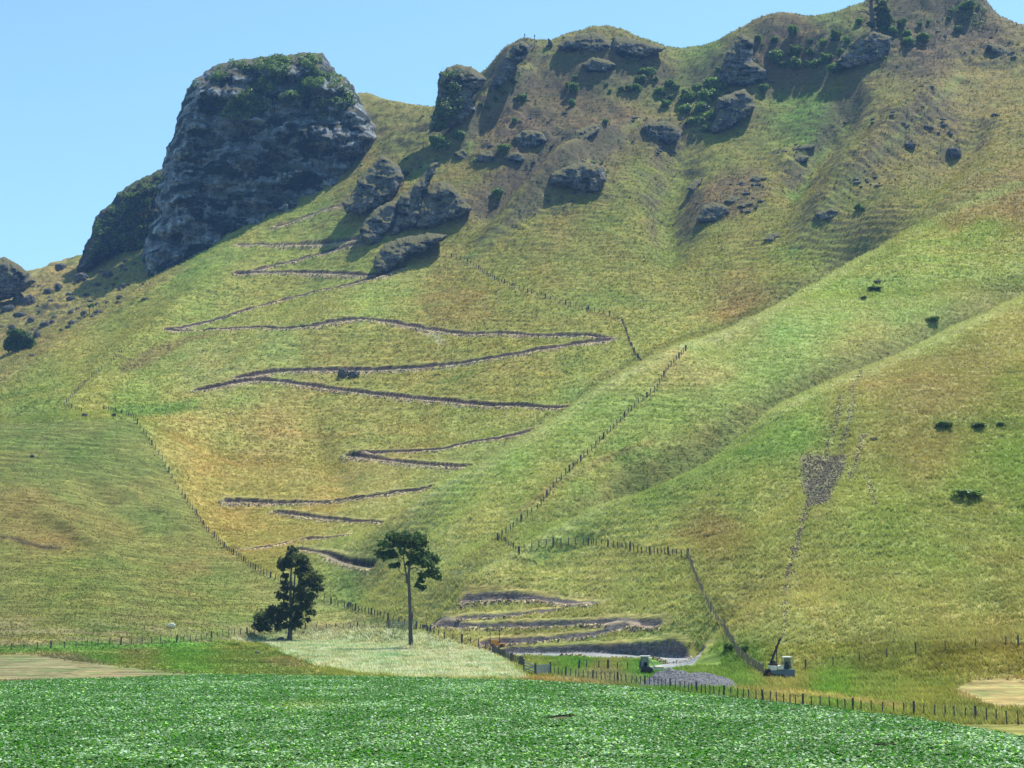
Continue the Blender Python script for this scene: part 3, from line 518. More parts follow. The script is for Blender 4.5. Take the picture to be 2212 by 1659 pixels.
# ------------------------------------------------------------------ rock
def rock_mat(name, base, veg=0.5, grass=(0.16, 0.13, 0.065), tl=0.45, sc=1.0):
    m = mat(name, rough=0.95, spec=0.15); k = NB(m); P = k.geo().outputs["Position"]; Nn = k.geo().outputs["Normal"]
    a = k.noise(0.10 * sc, 5, 0.62, k.mapv(P, (1, 1, 2.2), (0.12, 0.22, 0)), 0.6); b = k.noise(0.9 * sc, 4, 0.65, k.mapv(P, (1, 1, 0.5)))
    lo = tuple(x * 0.42 for x in base); hi = tuple(min(1, x * 2.0) for x in base)
    c = k.ramp(a, [(0.34, lo), (0.5, base), (0.66, hi)])
    cf = k.noise(0.35 * sc, 4, 0.7, k.mapv(P, (1.3, 1.3, 0.16), (0, 0.15, 0)), 0.4); c = k.mix(1.0, c, k.ramp(cf, [(0.36, 0.25), (0.46, 1.0), (0.7, 1.15)]), 'MULTIPLY')
    c = k.mix(1.0, c, k.ramp(b, [(0.3, 0.5), (0.5, 1.0), (0.68, 1.35)]), 'MULTIPLY')
    lay = k.n("ShaderNodeTexWave", wave_type='BANDS', bands_direction='Z'); lay.inputs["Scale"].default_value = 0.11 * sc; lay.inputs["Distortion"].default_value = 9; lay.inputs["Detail"].default_value = 3; lay.inputs["Detail Scale"].default_value = 0.8
    k.l(k.mapv(P, (1, 1, 1), (0.1, 0.25, 0)), lay.inputs["Vector"])
    c = k.mix(1.0, c, k.ramp(lay.outputs["Fac"], [(0.0, 0.78), (0.4, 1.0), (1.0, 1.06)]), 'MULTIPLY')
    v = k.noise(0.055 * sc, 4, 0.6, k.mapv(P, (1, 1, 2.6), (0.1, 0.3, 0))); vm = k.ramp(v, [(0.60 - 0.2 * veg, 0.0), (0.65 - 0.2 * veg, 1.0)])
    c = k.mix(vm, c, (0.018, 0.028, 0.022))
    z = k.n("ShaderNodeSeparateXYZ"); k.l(Nn, z.inputs[0]); gz = k.math('ADD', z.outputs[2], k.math('MULTIPLY', k.math('SUBTRACT', b, 0.5), 0.5))
    gm_ = k.ramp(gz, [(tl, 0.0), (tl + 0.16, 1.0)]); gc = k.mix(a, tuple(x * 0.7 for x in grass), tuple(x * 1.25 for x in grass))
    c = k.mix(gm_, c, gc); k.l(c, k.b.inputs["Base Color"])
    h = k.math('ADD', k.math('MULTIPLY', b, 0.4), k.math('MULTIPLY', cf, 1.2)); k.bump(h, 1.0, 2.2); return m
M_cliff = rock_mat("limestone_cliff", (0.20, 0.225, 0.245), 0.60, (0.11, 0.10, 0.055), tl=0.70)
M_rock = rock_mat("grey_limestone", (0.19, 0.19, 0.19), 0.3, (0.20, 0.185, 0.085), tl=0.42, sc=2.5)
M_boulder = rock_mat("boulder_stone", (0.17, 0.17, 0.172), 0.0, tl=0.85, sc=5)
M_scrubface = rock_mat("scrubby_face", (0.11, 0.085, 0.085), 0.7, (0.07, 0.075, 0.035), tl=0.5, sc=1.6)

def nearest(px, py, pl):
    best = np.full(px.shape, 1e18); qx = px.copy(); qy = py.copy()
    for i in range(len(pl)):
        x0, y0 = pl[i]; x1, y1 = pl[(i + 1) % len(pl)]; dx, dy = x1 - x0, y1 - y0; L = dx * dx + dy * dy + 1e-12
        t = np.clip(((px - x0) * dx + (py - y0) * dy) / L, 0, 1); cx = x0 + t * dx; cy_ = y0 + t * dy; d = (px - cx) ** 2 + (py - cy_) ** 2
        m = d < best; best = np.where(m, d, best); qx = np.where(m, cx, qx); qy = np.where(m, cy_, qy)
    return qx, qy, np.sqrt(best)
def rough_poly(pl, amp, step):
    o = []
    for i in range(len(pl)):
        x0, y0 = pl[i]; x1, y1 = pl[(i + 1) % len(pl)]; L = math.hypot(x1 - x0, y1 - y0); m = max(1, int(L / step))
        for k_ in range(m):
            t = k_ / m; x = x0 + (x1 - x0) * t; y = y0 + (y1 - y0) * t
            o.append((x + amp * float(pn(x / 9.0, y / 9.0, 5)), y + amp * float(pn(x / 8.0 + 50, y / 8.0, 6))))
    return o
def crag(name, pl, Yb, Yt, Tm, step, m, wpx=None, amp=2.5, lam=9.0, disp=0.22, strata=0.0, dents=(), back=0.0, **lk):
    """a solid rock body: outline at its own distance, bulging Tm metres towards and away from the valley"""
    pl = rough_poly(pl, amp, max(step * 1.5, 4)); xs = [p[0] for p in pl]; ys = [p[1] for p in pl]
    U, V = np.meshgrid(np.arange(min(xs) - step, max(xs) + step * 2, step), np.arange(min(ys) - step, max(ys) + step * 2, step))
    ins = inside(U, V, pl); qx, qy, d = nearest(U, V, pl)
    cell = ins[:-1, :-1] | ins[1:, :-1] | ins[:-1, 1:] | ins[1:, 1:]
    U = np.where(ins, U, qx); V = np.where(ins, V, qy); sd = np.where(ins, d, 0)
    wp = wpx or max(d[ins].max() * 0.9, 3); t = np.clip(sd / wp, 0, 1); g = np.sqrt(np.clip(1 - (1 - t) ** 2, 0, 1))
    vb, vt = max(ys), min(ys); Y0 = Yb + (Yt - Yb) * (vb - V) / (vb - vt)
    a, e = uv2ae(U, V); X = a * Y0; Z = CH + e * Y0
    nz = fbm(X / lam, Z / (lam * 0.7), 6, 31, 0.6) + 0.5 * np.abs(fbm(X / lam / 1.8 + 9, Z / lam / 2.6, 4, 35))
    if strata: nz = nz + strata * (np.abs(((Z + 0.32 * X + 3 * fbm(X / 20, Z / 20, 2, 39)) / (lam * 0.55)) % 1.0 - 0.5) * 2 - 0.5)
    nz = nz + 0.55 * np.abs(fbm(X / (lam * 0.45), Z / (lam * 2.2), 3, 47)) - 0.15
    off = Tm * g * (1 + disp * nz * 2.2)
    for (du, dv, ru, rv, dep) in dents: off = off - dep * np.exp(-((U - du) / ru) ** 2 - ((V - dv) / rv) ** 2) * g
    Yf = Y0 - off; Yk = Y0 + Tm * g * 0.7 + g * back * (vb - V) / (vb - vt)
    def P3(Yy): return np.stack([a * Yy, Yy, CH + e * Yy], -1)
    nr, nc = U.shape; F_ = P3(Yf).reshape(-1, 3); B_ = P3(Yk).reshape(-1, 3)
    used = np.zeros(nr * nc, bool); ii, jj = np.nonzero(cell); q = np.stack([ii * nc + jj, ii * nc + jj + 1, (ii + 1) * nc + jj + 1, (ii + 1) * nc + jj], -1)
    used[q.ravel()] = True
    edge = ~ins.ravel(); idx = -np.ones(nr * nc, int); u_ = np.nonzero(used)[0]; idx[u_] = np.arange(len(u_)); nb_ = [k_ for k_ in u_ if not edge[k_]]
    bidx = idx.copy(); bidx[nb_] = len(u_) + np.arange(len(nb_)); Vs = np.concatenate([F_[u_], B_[nb_]])
    Q = np.concatenate([idx[q][:, ::-1], bidx[q]])
    o = link(name, tris_mesh(name, Vs, Q, m, True), **lk)
    surf = F_.reshape(nr, nc, 3); o_s = (U, V, surf, ins, g)
    SURF[name if name not in SURF else o.name] = o_s
    return o, o_s
SURF = {}
CL = [(504, 130), (545, 125), (580, 122), (620, 118), (648, 115), (680, 113), (700, 117), (710, 130), (726, 158), (752, 170), (768, 192), (777, 212), (784, 232), (797, 246), (806, 262), (812, 280), (815, 298), (806, 322), (790, 348), (762, 374), (745, 410), (640, 500), (560, 560), (480, 615), (380, 625), (318, 600), (305, 557), (310, 530), (316, 510), (330, 480), (342, 465), (336, 430), (340, 398), (350, 385), (352, 352), (360, 318), (376, 296), (380, 264), (394, 220), (404, 192), (418, 175), (432, 164), (450, 150), (468, 140)]
_, S_cliff = crag("cliff", CL, 796, 850, 34, 3.2, M_cliff, wpx=46, amp=4.5, lam=20, disp=0.30, strata=0.16,
     dents=((430, 330, 40, 60, 6), (620, 330, 90, 14, 5), (500, 290, 70, 16, 5), (560, 410, 120, 12, 5), (470, 500, 90, 12, 4), (660, 190, 26, 40, 5), (540, 210, 50, 22, -5), (400, 440, 30, 60, -4), (600, 260, 70, 20, -4)),
     label="huge blocky grey bluff with a flat grassy top standing above the spur", kind="structure")
FL = [(354, 362), (320, 378), (288, 394), (256, 416), (240, 440), (222, 452), (206, 470), (198, 505), (184, 528), (174, 556), (164, 586), (190, 592), (224, 560), (256, 545), (310, 560), (350, 540), (370, 450)]
_, S_flank = crag("scrubby_bluff", FL, 850, 872, 22, 3.2, M_scrubface, wpx=40, amp=4, lam=13, disp=0.2,
     label="scrub covered shoulder of rock leaning against the left side of the great bluff", kind="structure")
CR = [
 ("rock_outcrop", [(824, 334), (840, 344), (864, 360), (872, 384), (860, 412), (840, 434), (780, 464), (748, 460), (738, 438), (760, 420), (776, 384), (800, 360)], 8, "tall ribbed outcrop with shrubs on its left edge, just right of the great bluff's foot"),
 ("rock_outcrop", [(950, 390), (980, 402), (998, 424), (1022, 452), (988, 470), (932, 494), (894, 498), (902, 452), (916, 420), (932, 396)], 9, "rounded dome of layered rock, right one of the outcrops above the top switchbacks"),
 ("rock_outcrop", [(860, 430), (890, 404), (905, 388), (918, 372), (932, 352), (946, 350), (938, 376), (924, 406), (910, 440), (902, 482), (856, 508), (840, 514), (856, 468)], 8, "narrow leaning rock wedge between two rounded outcrops"),
 ("rock_outcrop", [(788, 476), (812, 450), (838, 436), (860, 434), (856, 472), (842, 498), (826, 506), (798, 528), (778, 520), (776, 500)], 8, "smooth leaning slab of rock with a pale boulder resting at its foot"),
 ("rock_outcrop", [(808, 560), (832, 526), (876, 511), (932, 503), (970, 508), (942, 528), (884, 556), (856, 574), (822, 592), (804, 578)], 7, "low tan topped ledge of layered rock beside the third switchback"),
 ("rocky_knoll", [(948, 160), (964, 146), (988, 138), (1020, 144), (1040, 160), (1052, 172), (1038, 194), (1018, 210), (1028, 238), (1004, 262), (968, 278), (926, 288), (932, 256), (944, 216)], 14, "steep shrub dotted rock knob on the skyline beyond the saddle"),
 ("rocky_knoll", [(1092, 116), (1108, 96), (1128, 87), (1142, 96), (1140, 120), (1116, 142), (1100, 168), (1076, 192), (1050, 222), (1054, 192), (1074, 152)], 8, "slanting dark crag running down from the skyline below the two masts"),
 ("rock_outcrop", [(1202, 100), (1224, 82), (1252, 73), (1284, 68), (1310, 78), (1324, 104), (1284, 116), (1260, 108), (1220, 110)], 7, "scrubby rock band on the left shoulder of the domed skyline hill"),
 ("rock_outcrop", [(1326, 78), (1356, 82), (1404, 92), (1442, 107), (1412, 116), (1368, 134), (1332, 120), (1320, 100)], 8, "dark rock face under the right side of the domed skyline hill"),
 ("rock_outcrop", [(1276, 124), (1308, 128), (1332, 140), (1304, 160), (1264, 154), (1258, 140)], 6, "small ragged outcrop below the middle of the domed skyline hill"),
 ("rock_outcrop", [(1547, 248), (1551, 212), (1583, 200), (1607, 192), (1627, 212), (1630, 236), (1608, 258), (1575, 278), (1547, 290), (1533, 280)], 9, "pitted pale crag at the foot of the bushy bluff"),
 ("rock_outcrop", [(1567, 120), (1583, 96), (1603, 72), (1628, 86), (1626, 132), (1655, 150), (1660, 172), (1630, 182), (1605, 188), (1551, 176), (1557, 148)], 9, "fissured upper crag above the pitted pale crag"),
 ("rock_outcrop", [(1831, 104), (1860, 78), (1887, 66), (1927, 80), (1922, 112), (1890, 138), (1831, 148), (1805, 134)], 6, "dark rock bank under the lone skyline tree"),
 ("rock_outcrop", [(1387, 276), (1400, 264), (1440, 260), (1471, 280), (1467, 302), (1440, 312), (1407, 302)], 5, "brown topped hummock of rock at the head of the broad grassy gully"),
 ("rock_outcrop", [(1224, 360), (1240, 354), (1268, 350), (1304, 360), (1310, 388), (1294, 412), (1268, 419), (1224, 404), (1186, 398), (1190, 374)], 8, "blocky fractured outcrop alone on the middle rib of the slope"),
 ("rock_outcrop", [(1108, 296), (1132, 280), (1172, 284), (1182, 304), (1156, 321), (1124, 317)], 5, "brown rounded rock hump in the upper heather coloured slope"),
 ("rock_outcrop", [(1234, 312), (1244, 282), (1276, 268), (1302, 266), (1286, 290), (1258, 313)], 4, "slanting rock hump right of the brown rounded hump"),
 ("rock_outcrop", [(1026, 346), (1038, 328), (1062, 326), (1070, 342), (1050, 352)], 4, "left of two small crags under the brown rounded hump"),
 ("rock_outcrop", [(1086, 344), (1100, 330), (1128, 330), (1134, 346), (1108, 354)], 4, "right of two small crags under the brown rounded hump"),
 ("rock_outcrop", [(980, 330), (996, 322), (1012, 330), (1006, 344), (988, 346)], 3.5, "small pale crag low on the green rib below the skyline knob"),
 ("rock_outcrop", [(1503, 476), (1519, 444), (1543, 436), (1571, 444), (1576, 458), (1551, 476), (1527, 482)], 5, "largest craggy lump among the rocks right of the grassy gully"),
 ("rock_outcrop", [(1561, 436), (1583, 424), (1605, 428), (1587, 440)], 2.5, "thin pale ledge just above the largest craggy lump"),
 ("rock_outcrop", [(1591, 445), (1611, 436), (1629, 440), (1607, 451)], 2.5, "small ledge right of the largest craggy lump"),
 ("rock_outcrop", [(1618, 388), (1635, 377), (1657, 384), (1639, 395)], 3, "dark little outcrop at the top right of the rocks by the gully"),
 ("rock_outcrop", [(1482, 406), (1503, 388), (1521, 383), (1499, 417)], 3, "slanting slab at the top left of the rocks by the gully"),
 ("rock_outcrop", [(1705, 346), (1730, 334), (1752, 338), (1738, 350), (1714, 354)], 3, "dark outcrop high on the broad face right of the grassy gully"),
 ("rock_outcrop", [(1700, 322), (1738, 312), (1768, 314), (1744, 324), (1712, 328)], 2.5, "narrow rocky lip above the dark outcrop on the broad face"),
 ("rock_outcrop", [(1645, 520), (1660, 506), (1686, 500), (1690, 510), (1668, 522)], 2.5, "low grey outcrop by itself on the lower part of the broad face"),
 ("rock_outcrop", [(2130, 94), (2160, 98), (2192, 112), (2180, 122), (2146, 114)], 3, "flat purple grey outcrop under the right end of the summit ridge"),
 ("rock_outcrop", [(1760, 462), (1790, 450), (1812, 456), (1800, 474), (1770, 476)], 3, "small shadowed outcrop near two little shrubs on the broad face"),
 ("rocky_hillside", [(-50, 556), (10, 556), (40, 570), (62, 590), (78, 608), (60, 624), (46, 632), (28, 642), (0, 652), (-50, 664)], 14, "pale craggy hill face at the far left edge of the skyline"),
]
for nm, pl, Tm, lab in CR:
    us = [p[0] for p in pl]; vs = [p[1] for p in pl]; um = sum(us) / len(us)
    hb = hit(min(max(um, -60), 2270), max(vs) - 2, 180, miss=820); ht = hit(min(max(um, -60), 2270), min(vs) + 2, 180, miss=0)
    yt = ht.y if ht.y > 100 else hb.y + 25
    yt = min(max(yt, hb.y + 2), hb.y + 45); ya = hb.y + min(yt - hb.y, 0.35 * (yt - hb.y) + 2)
    crag(nm, pl, hb.y + Tm * 0.22, ya, Tm * 0.62, 2.2, M_rock, wpx=max(5, 0.13 * (max(us) - min(us))), amp=3.2, lam=max(3.0, Tm * 0.8), disp=0.34, strata=0.04, back=yt - ya + 3, label=lab, cat="rocky hill" if nm == "rocky_hillside" else "rock outcrop", group="rock outcrops on the hillside")

def ico(sub):
    bm = bmesh.new(); bmesh.ops.create_icosphere(bm, subdivisions=sub, radius=1.0)
    V = np.array([v.co[:] for v in bm.verts]); Fc = np.array([[v.index for v in f.verts] for f in bm.faces]); bm.free(); return V, Fc
IV, IF = ico(3)
def boulder(u, v, ru, rv, lab, name="boulder", y0=150, m=None, grp="loose boulders on the hillside"):
    h = hit(u, v + rv * 0.7, y0); s = h.y / F; r = rng.integers(1000)
    n_ = 1 + 0.30 * fbm(IV[:, 0] * 1.3 + r, IV[:, 1] * 1.3 + IV[:, 2] * 0.9, 3, int(r)) + 0.10 * pn(IV[:, 0] * 4 + r, IV[:, 2] * 4)
    V = IV * n_[:, None]; V = V * np.array([ru, (ru + rv) / 2, rv * 1.15]) * s
    V = np.sign(V) * np.abs(V)
    V[:, 2] = np.where(V[:, 2] > 0, V[:, 2] ** 1.0, V[:, 2])
    return link(name, tris_mesh(name, V, IF, m or M_boulder, False), lab, "boulder", grp, loc=(h.x, h.y, h.z + rv * s * 0.35))
ORD = ["leftmost", "second from the left", "third from the left", "fourth from the left", "fifth from the left", "sixth from the left", "seventh from the left", "eighth from the left", "ninth from the left", "tenth from the left", "eleventh from the left", "twelfth from the left", "thirteenth from the left", "fourteenth from the left", "fifteenth from the left", "sixteenth from the left", "seventeenth from the left", "eighteenth from the left", "nineteenth from the left", "twentieth from the left"]
def ordl(k_, n_):
    """ordinal counted from whichever side is nearer"""
    j = n_ - 1 - k_
    return ORD[k_] if k_ <= j else ORD[j].replace("leftmost", "rightmost").replace("from the left", "from the right")
BL = [(40, 643, 12, 16), (64, 648, 14, 14), (19, 666, 16, 10), (43, 679, 14, 6), (104, 628, 10, 7), (126, 618, 8, 8), (232, 591, 12, 7), (219, 587, 6, 6), (270, 617, 11, 7), (155, 644, 13, 5), (150, 635, 9, 4), (259, 642, 8, 6), (256, 653, 7, 4), (67, 690, 8, 9), (96, 700, 10, 6), (112, 694, 5, 6), (181, 676, 7, 7), (153, 673, 6, 5), (158, 696, 12, 5), (26, 706, 8, 6), (80, 724, 9, 11), (69, 767, 8, 3), (110, 649, 8, 4), (176, 597, 15, 11), (131, 576, 13, 9), (272, 562, 6, 5), (186, 636, 7, 4), (168, 666, 5, 4), (147, 705, 7, 4), (118, 684, 7, 3), (210, 614, 10, 4), (195, 650, 6, 3), (232, 652, 5, 3), (133, 712, 6, 3), (245, 614, 5, 3), (60, 740, 5, 3), (262, 574, 5, 4), (86, 672, 6, 3)]
BL.sort()
for i_, (u, v, a_, b_) in enumerate(BL):
    boulder(u, v, a_, b_, ("grey boulder, %s in the boulder field left of the great bluff" % ordl(i_, len(BL))), y0=500)
for u, v, a_, b_, lab, y0 in ((741, 804, 12, 12, "left and taller one of the two dark boulders touching on the zigzag track", 400), (764, 807, 12, 9, "right and lower one of the two dark boulders touching on the zigzag track", 400),
    (806, 512, 19, 17, "pale boulder resting against the leaning slab above the switchbacks", 400), (2060, 328, 17, 14, "large grey boulder alone high on the right of the slope", 400), (1965, 313, 13, 8, "smaller grey boulder left of the large lone boulder high on the slope", 400),
    (1888, 948, 10, 4, "flat grey slab of stone above the bare slip", 200), (1895, 608, 8, 5, "small grey rock standing above a bright green shrub", 300), (183, 896, 7, 5, "dark stone beside the gap in the fence on the left spur", 430), (246, 896, 6, 4, "dark stone under the fence right of the gap on the left spur", 430),
    (70, 984, 5, 3, "small grey stone in the green paddock below the left spur", 200), (906, 1450, 12, 4, "pale stone in the seeding grass by the crop", 150), (1825, 265, 5, 3, "tiny pale stone on the upper face under the lone tree", 500), (1270, 665, 4, 3, "small grey stone beside the upper fence", 450),
    (2150, 248, 10, 4, "low flat rock on the right of the upper slope", 500), (1500, 300, 4, 3, "small white stone in the upper grassy gully", 500)):
    boulder(u, v, a_, b_, lab, y0=y0)
# ------------------------------------------------------------------ leaves and bushes
def leaf_mat(name, dark, light, rough=0.55, spec=0.35, trans=0.25, sc=0.5):
    m = mat(name, rough=rough, spec=spec); k = NB(m); P = k.geo().outputs["Position"]; oi = k.n("ShaderNodeObjectInfo")
    a = k.noise(sc, 3, 0.6, P); c = k.mix(k.ramp(a, [(0.35, 0.0), (0.65, 1.0)]), dark, light)
    at = k.n("ShaderNodeAttribute", attribute_name="lv"); c = k.mix(1.0, c, k.ramp(at.outputs["Fac"], [(0, 0.55), (1, 1.45)]), 'MULTIPLY')
    c = k.mix(1.0, c, k.ramp(oi.outputs["Random"], [(0, 0.75), (1, 1.3)]), 'MULTIPLY'); k.l(c, k.b.inputs["Base Color"])
    return m
M_bush = leaf_mat("bush_leaf", (0.060, 0.105, 0.020), (0.16, 0.235, 0.05))
M_bushlight = leaf_mat("light_shrub_leaf", (0.05, 0.10, 0.015), (0.13, 0.20, 0.04))
M_pine = leaf_mat("pine_needles", (0.034, 0.068, 0.020), (0.11, 0.165, 0.045), sc=0.8)
M_mac = leaf_mat("dark_conifer_leaf", (0.042, 0.070, 0.014), (0.15, 0.18, 0.04), sc=0.8)
M_bark = mat("bark", rough=0.95, spec=0.1); k = NB(M_bark); P = k.geo().outputs["Position"]
k.l(k.ramp(k.noise(6, 4, 0.6, k.mapv(P, (3, 3, 0.5))), [(0.3, (0.06, 0.055, 0.05)), (0.7, (0.17, 0.155, 0.14))]), k.b.inputs["Base Color"])
def leaves(n_, cen, rad, size, r_=None, up=0.35, shell=0.45, flat=1.0):
    """n_ leaf quads in an ellipsoid: vertices, faces, brightness"""
    r_ = r_ or rng; d = r_.normal(size=(n_, 3)); d /= np.linalg.norm(d, axis=1)[:, None]
    rr = (shell + (1 - shell) * r_.random(n_)) ** 0.6; p = np.array(cen) + d * rr[:, None] * np.array(rad)
    nrm = d * 0.7 + r_.normal(size=(n_, 3)) * 0.6 + np.array([0, 0, up]); nrm /= np.linalg.norm(nrm, axis=1)[:, None]
    t = np.cross(nrm, r_.normal(size=(n_, 3))); t /= np.linalg.norm(t, axis=1)[:, None]; b = np.cross(nrm, t)
    s = size * (0.6 + 0.8 * r_.random(n_))[:, None]
    V = np.stack([p - t * s, p - b * s * 0.55 * flat + nrm * s * 0.15, p + t * s, p + b * s * 0.55 * flat + nrm * s * 0.15], 1).reshape(-1, 3)
    return V, np.arange(4 * n_).reshape(-1, 4), np.repeat(r_.random(n_), 4)
def leafmesh(name, blobs, m, parent=None, **lk):
    Vs, Fs, Ls, o = [], [], [], 0
    for (n_, cen, rad, size, kw) in blobs:
        V, Fc, L = leaves(n_, cen, rad, size, **kw); Vs.append(V); Fs.append(Fc + o); Ls.append(L); o += len(V)
    me = tris_mesh(name, np.concatenate(Vs), np.concatenate(Fs), m); set_attr(me, "lv", np.concatenate(Ls), 'FLOAT')
    return me
BUSH = []
for q_ in range(6):
    bl = [(170, (0, 0, 0.75), (0.85, 0.85, 0.75), 0.20, dict(up=0.5))]
    for t_ in range(7):
        a_ = t_ * 0.9 + rng.random(); r__ = 0.35 + 0.4 * rng.random(); bl.append((60, (math.cos(a_) * r__, math.sin(a_) * r__, 0.55 + 0.75 * rng.random()), (0.42, 0.42, 0.38), 0.17, dict(up=0.5)))
    BUSH.append(leafmesh("bush", bl, M_bush))
BUSHL = [m_.copy() for m_ in BUSH[:3]]
for m_ in BUSHL: m_.materials[0] = M_bushlight
def bush(u, v, ru, rv, lab, grp, y0=300, light=False, name="bush"):
    h = hit(u, v + rv * 0.8, y0); s = h.y / F
    o = link(name, rng.choice(BUSHL if light else BUSH), lab, "bush", grp, loc=(h.x, h.y - ru * s * 0.2, h.z - rv * s * 0.25))
    o.scale = (ru * s * 1.25, ru * s * 1.25, rv * s * 1.3); o.rotation_euler = (0, 0, rng.random() * 6.28); return o
def cluster(lst, what, grp, y0=300):
    lst = sorted(lst)
    for i_, b_ in enumerate(lst): bush(b_[0], b_[1], b_[2], b_[3] if len(b_) > 3 else b_[2], "%s, %s" % (what, ordl(i_, len(lst))), grp, y0)
cluster([(1404, 156, 10), (1388, 155, 9), (1382, 172, 11), (1376, 190, 9), (1360, 192, 9), (1341, 192, 6), (1424, 196, 9), (1446, 178, 11), (1460, 188, 8), (1416, 171, 5), (1434, 202, 5), (1448, 211, 7), (1438, 224, 9)], "round bush below the right end of the domed hill", "bushes below the domed hill", 600)
cluster([(1240, 191, 11), (1227, 183, 6), (1241, 167, 5), (1236, 223, 7, 9), (1318, 196, 4), (1310, 182, 4)], "small bush on brown slope below the domed hill's middle", "bushes on the brown slope", 600)
cluster([(1713, 66, 11), (1673, 85, 8), (1637, 83, 8), (1717, 110, 13), (1675, 122, 14, 16), (1717, 138, 13), (1761, 138, 10), (1743, 138, 7), (1749, 88, 6), (1751, 112, 8), (1631, 148, 9), (1587, 132, 9), (1690, 140, 8)], "round bush on the rounded brown hill", "bushes on the rounded brown hill", 600)
cluster([(1805, 76, 11, 13), (1830, 86, 7), (1779, 92, 7), (1817, 116, 9, 12), (1783, 126, 12), (1803, 148, 14), (1847, 112, 12), (1855, 46, 8)], "bush left of the skyline tree's foot", "bushes beside the skyline tree", 600)
cluster([(1927, 68, 12), (1963, 88, 11), (1993, 82, 13, 10), (1947, 50, 10), (1959, 72, 9), (1905, 60, 9), (1987, 52, 5), (1913, 98, 9)], "bush in the row right of the skyline tree", "bushes right of the skyline tree", 600)
cluster([(2069, 62, 8), (2049, 39, 5), (2091, 12, 15, 12), (2005, 46, 4)], "bush high on the summit slope near the top edge", "bushes on the summit slope", 600)
cluster([(1537, 182, 18, 16), (1559, 188, 11), (1527, 208, 17), (1515, 230, 13), (1484, 208, 15), (1481, 236, 12), (1509, 262, 10), (1491, 264, 9), (1523, 278, 9), (1551, 150, 6), (1571, 204, 8), (1535, 250, 12), (1505, 190, 10)], "dense bush beside the pitted pale crag", "bushes round the pitted crag", 600)
cluster([(948, 310, 19, 17), (1110, 176, 7), (1080, 194, 6), (1117, 108, 8, 12), (1072, 215, 6), (1040, 226, 5), (1095, 160, 6), (1055, 232, 6)], "dark bush along the green rib below the two masts", "bushes along the green rib", 600)
bush(992, 290, 14, 12, "bright green spreading bush low on the green rib", "single bushes", 600, True)
bush(1074, 419, 12, 12, "round bush alone in the brown hollow above the layered dome", "single bushes", 500)
bush(1088, 320, 14, 9, "low bush on top of the two small crags", "single bushes", 500)
bush(1126, 212, 12, 8, "low bush on the ledge below the slanting crag", "single bushes", 500)
bush(1308, 262, 7, 6, "small bush at the top end of the slanting rock hump", "single bushes", 500)
bush(1112, 260, 6, 7, "small bush above the brown rounded hump", "single bushes", 500)
bush(878, 374, 6, 6, "small bush just right of the tall ribbed outcrop", "single bushes", 500)
bush(1649, 190, 10, 9, "round bush just above and right of the pitted pale crag", "single bushes", 500)
bush(1853, 448, 6, 8, "left of two small shrubs close together on the broad face", "single bushes", 400)
bush(1863, 450, 5, 6, "right of two small shrubs close together on the broad face", "single bushes", 400)
bush(1889, 624, 13, 6, "bright green low shrub below a small grey rock", "single bushes", 300, True)
bush(1866, 643, 6, 4, "tiny bright green shrub below the low green shrub", "single bushes", 300, True)
bush(2015, 689, 12, 5, "small dark shrub in a dip on the right-hand spur", "single bushes", 300)
bush(2039, 918, 18, 8, "dark spreading shrub, leftmost of three on the near right-hand face", "dark shrubs on the near face", 200)
bush(2111, 920, 14, 7, "dark spreading shrub, middle one of three on the near right-hand face", "dark shrubs on the near face", 200)
bush(2161, 916, 8, 6, "dark small shrub, rightmost of three on the near right-hand face", "dark shrubs on the near face", 200)
bush(2092, 1066, 26, 8, "dark wide shrub below the three dark shrubs on the near face", "dark shrubs on the near face", 200)
bush(1608, 1402, 8, 8, "green bush beside the fence above the parked drilling machine", "single bushes", 150)
bush(1575, 1396, 12, 9, "bright green clump of weeds at the bend of the gravel road", "single bushes", 150, True)
# scrub clinging to the bluffs: nobody could count it
def scrub(name, polys, S, n_, lab, r0=1.3, r1=3.0, m=None, lk=None):
    U, V, surf, ins, g = S; bl = []
    pts = [(a_, b_) for a_, b_ in zip(U[ins], V[ins])]; sf = surf[ins]; uu = U[ins]; vv = V[ins]
    for pl, dens in polys:
        ok = np.nonzero(inside(uu, vv, pl) & (g[ins] > 0.62))[0]
        if len(ok) == 0: continue
        for q_ in rng.choice(ok, int(n_ * dens)):
            c = sf[q_]; r = r0 + (r1 - r0) * rng.random() ** 1.5
            bl.append((int(16 + 11 * r), (c[0], c[1] - 0.7 * r, c[2] + 0.45 * r), (r, r, r * 0.85), 0.42 + 0.10 * r, dict(up=0.55)))
    me = leafmesh(name, bl, m or M_bush); return link(name, me, lab, None, None, "stuff")
M_scrub = leaf_mat("scrub_leaf", (0.038, 0.066, 0.018), (0.13, 0.19, 0.045), sc=0.25)
scrub("shrubbery", [([(600, 128), (630, 130), (620, 165), (590, 195), (560, 215), (530, 245), (490, 262), (480, 250), (510, 215), (545, 190), (575, 160)], 0.9), ([(690, 155), (705, 165), (690, 200), (660, 215), (610, 230), (595, 222), (625, 205), (650, 180), (665, 165)], 0.75), ([(405, 190), (440, 160), (480, 145), (540, 132), (560, 150), (500, 165), (440, 185)], 0.15), ([(540, 130), (620, 125), (600, 145), (550, 155)], 0.25), ([(640, 122), (700, 122), (712, 142), (655, 152)], 0.2), ([(680, 215), (740, 225), (730, 260), (690, 260)], 0.12), ([(470, 230), (560, 200), (600, 230), (520, 265)], 0.45), ([(700, 150), (760, 190), (770, 240), (720, 220)], 0.12)], S_cliff, 150, "green scrub growing across the upper ledges of the great bluff", m=M_scrub)
scrub("undergrowth", [(FL, 1.0)], S_flank, 230, "dense scrub covering the shoulder beside the great bluff", 1.0, 2.3, m=M_scrub)
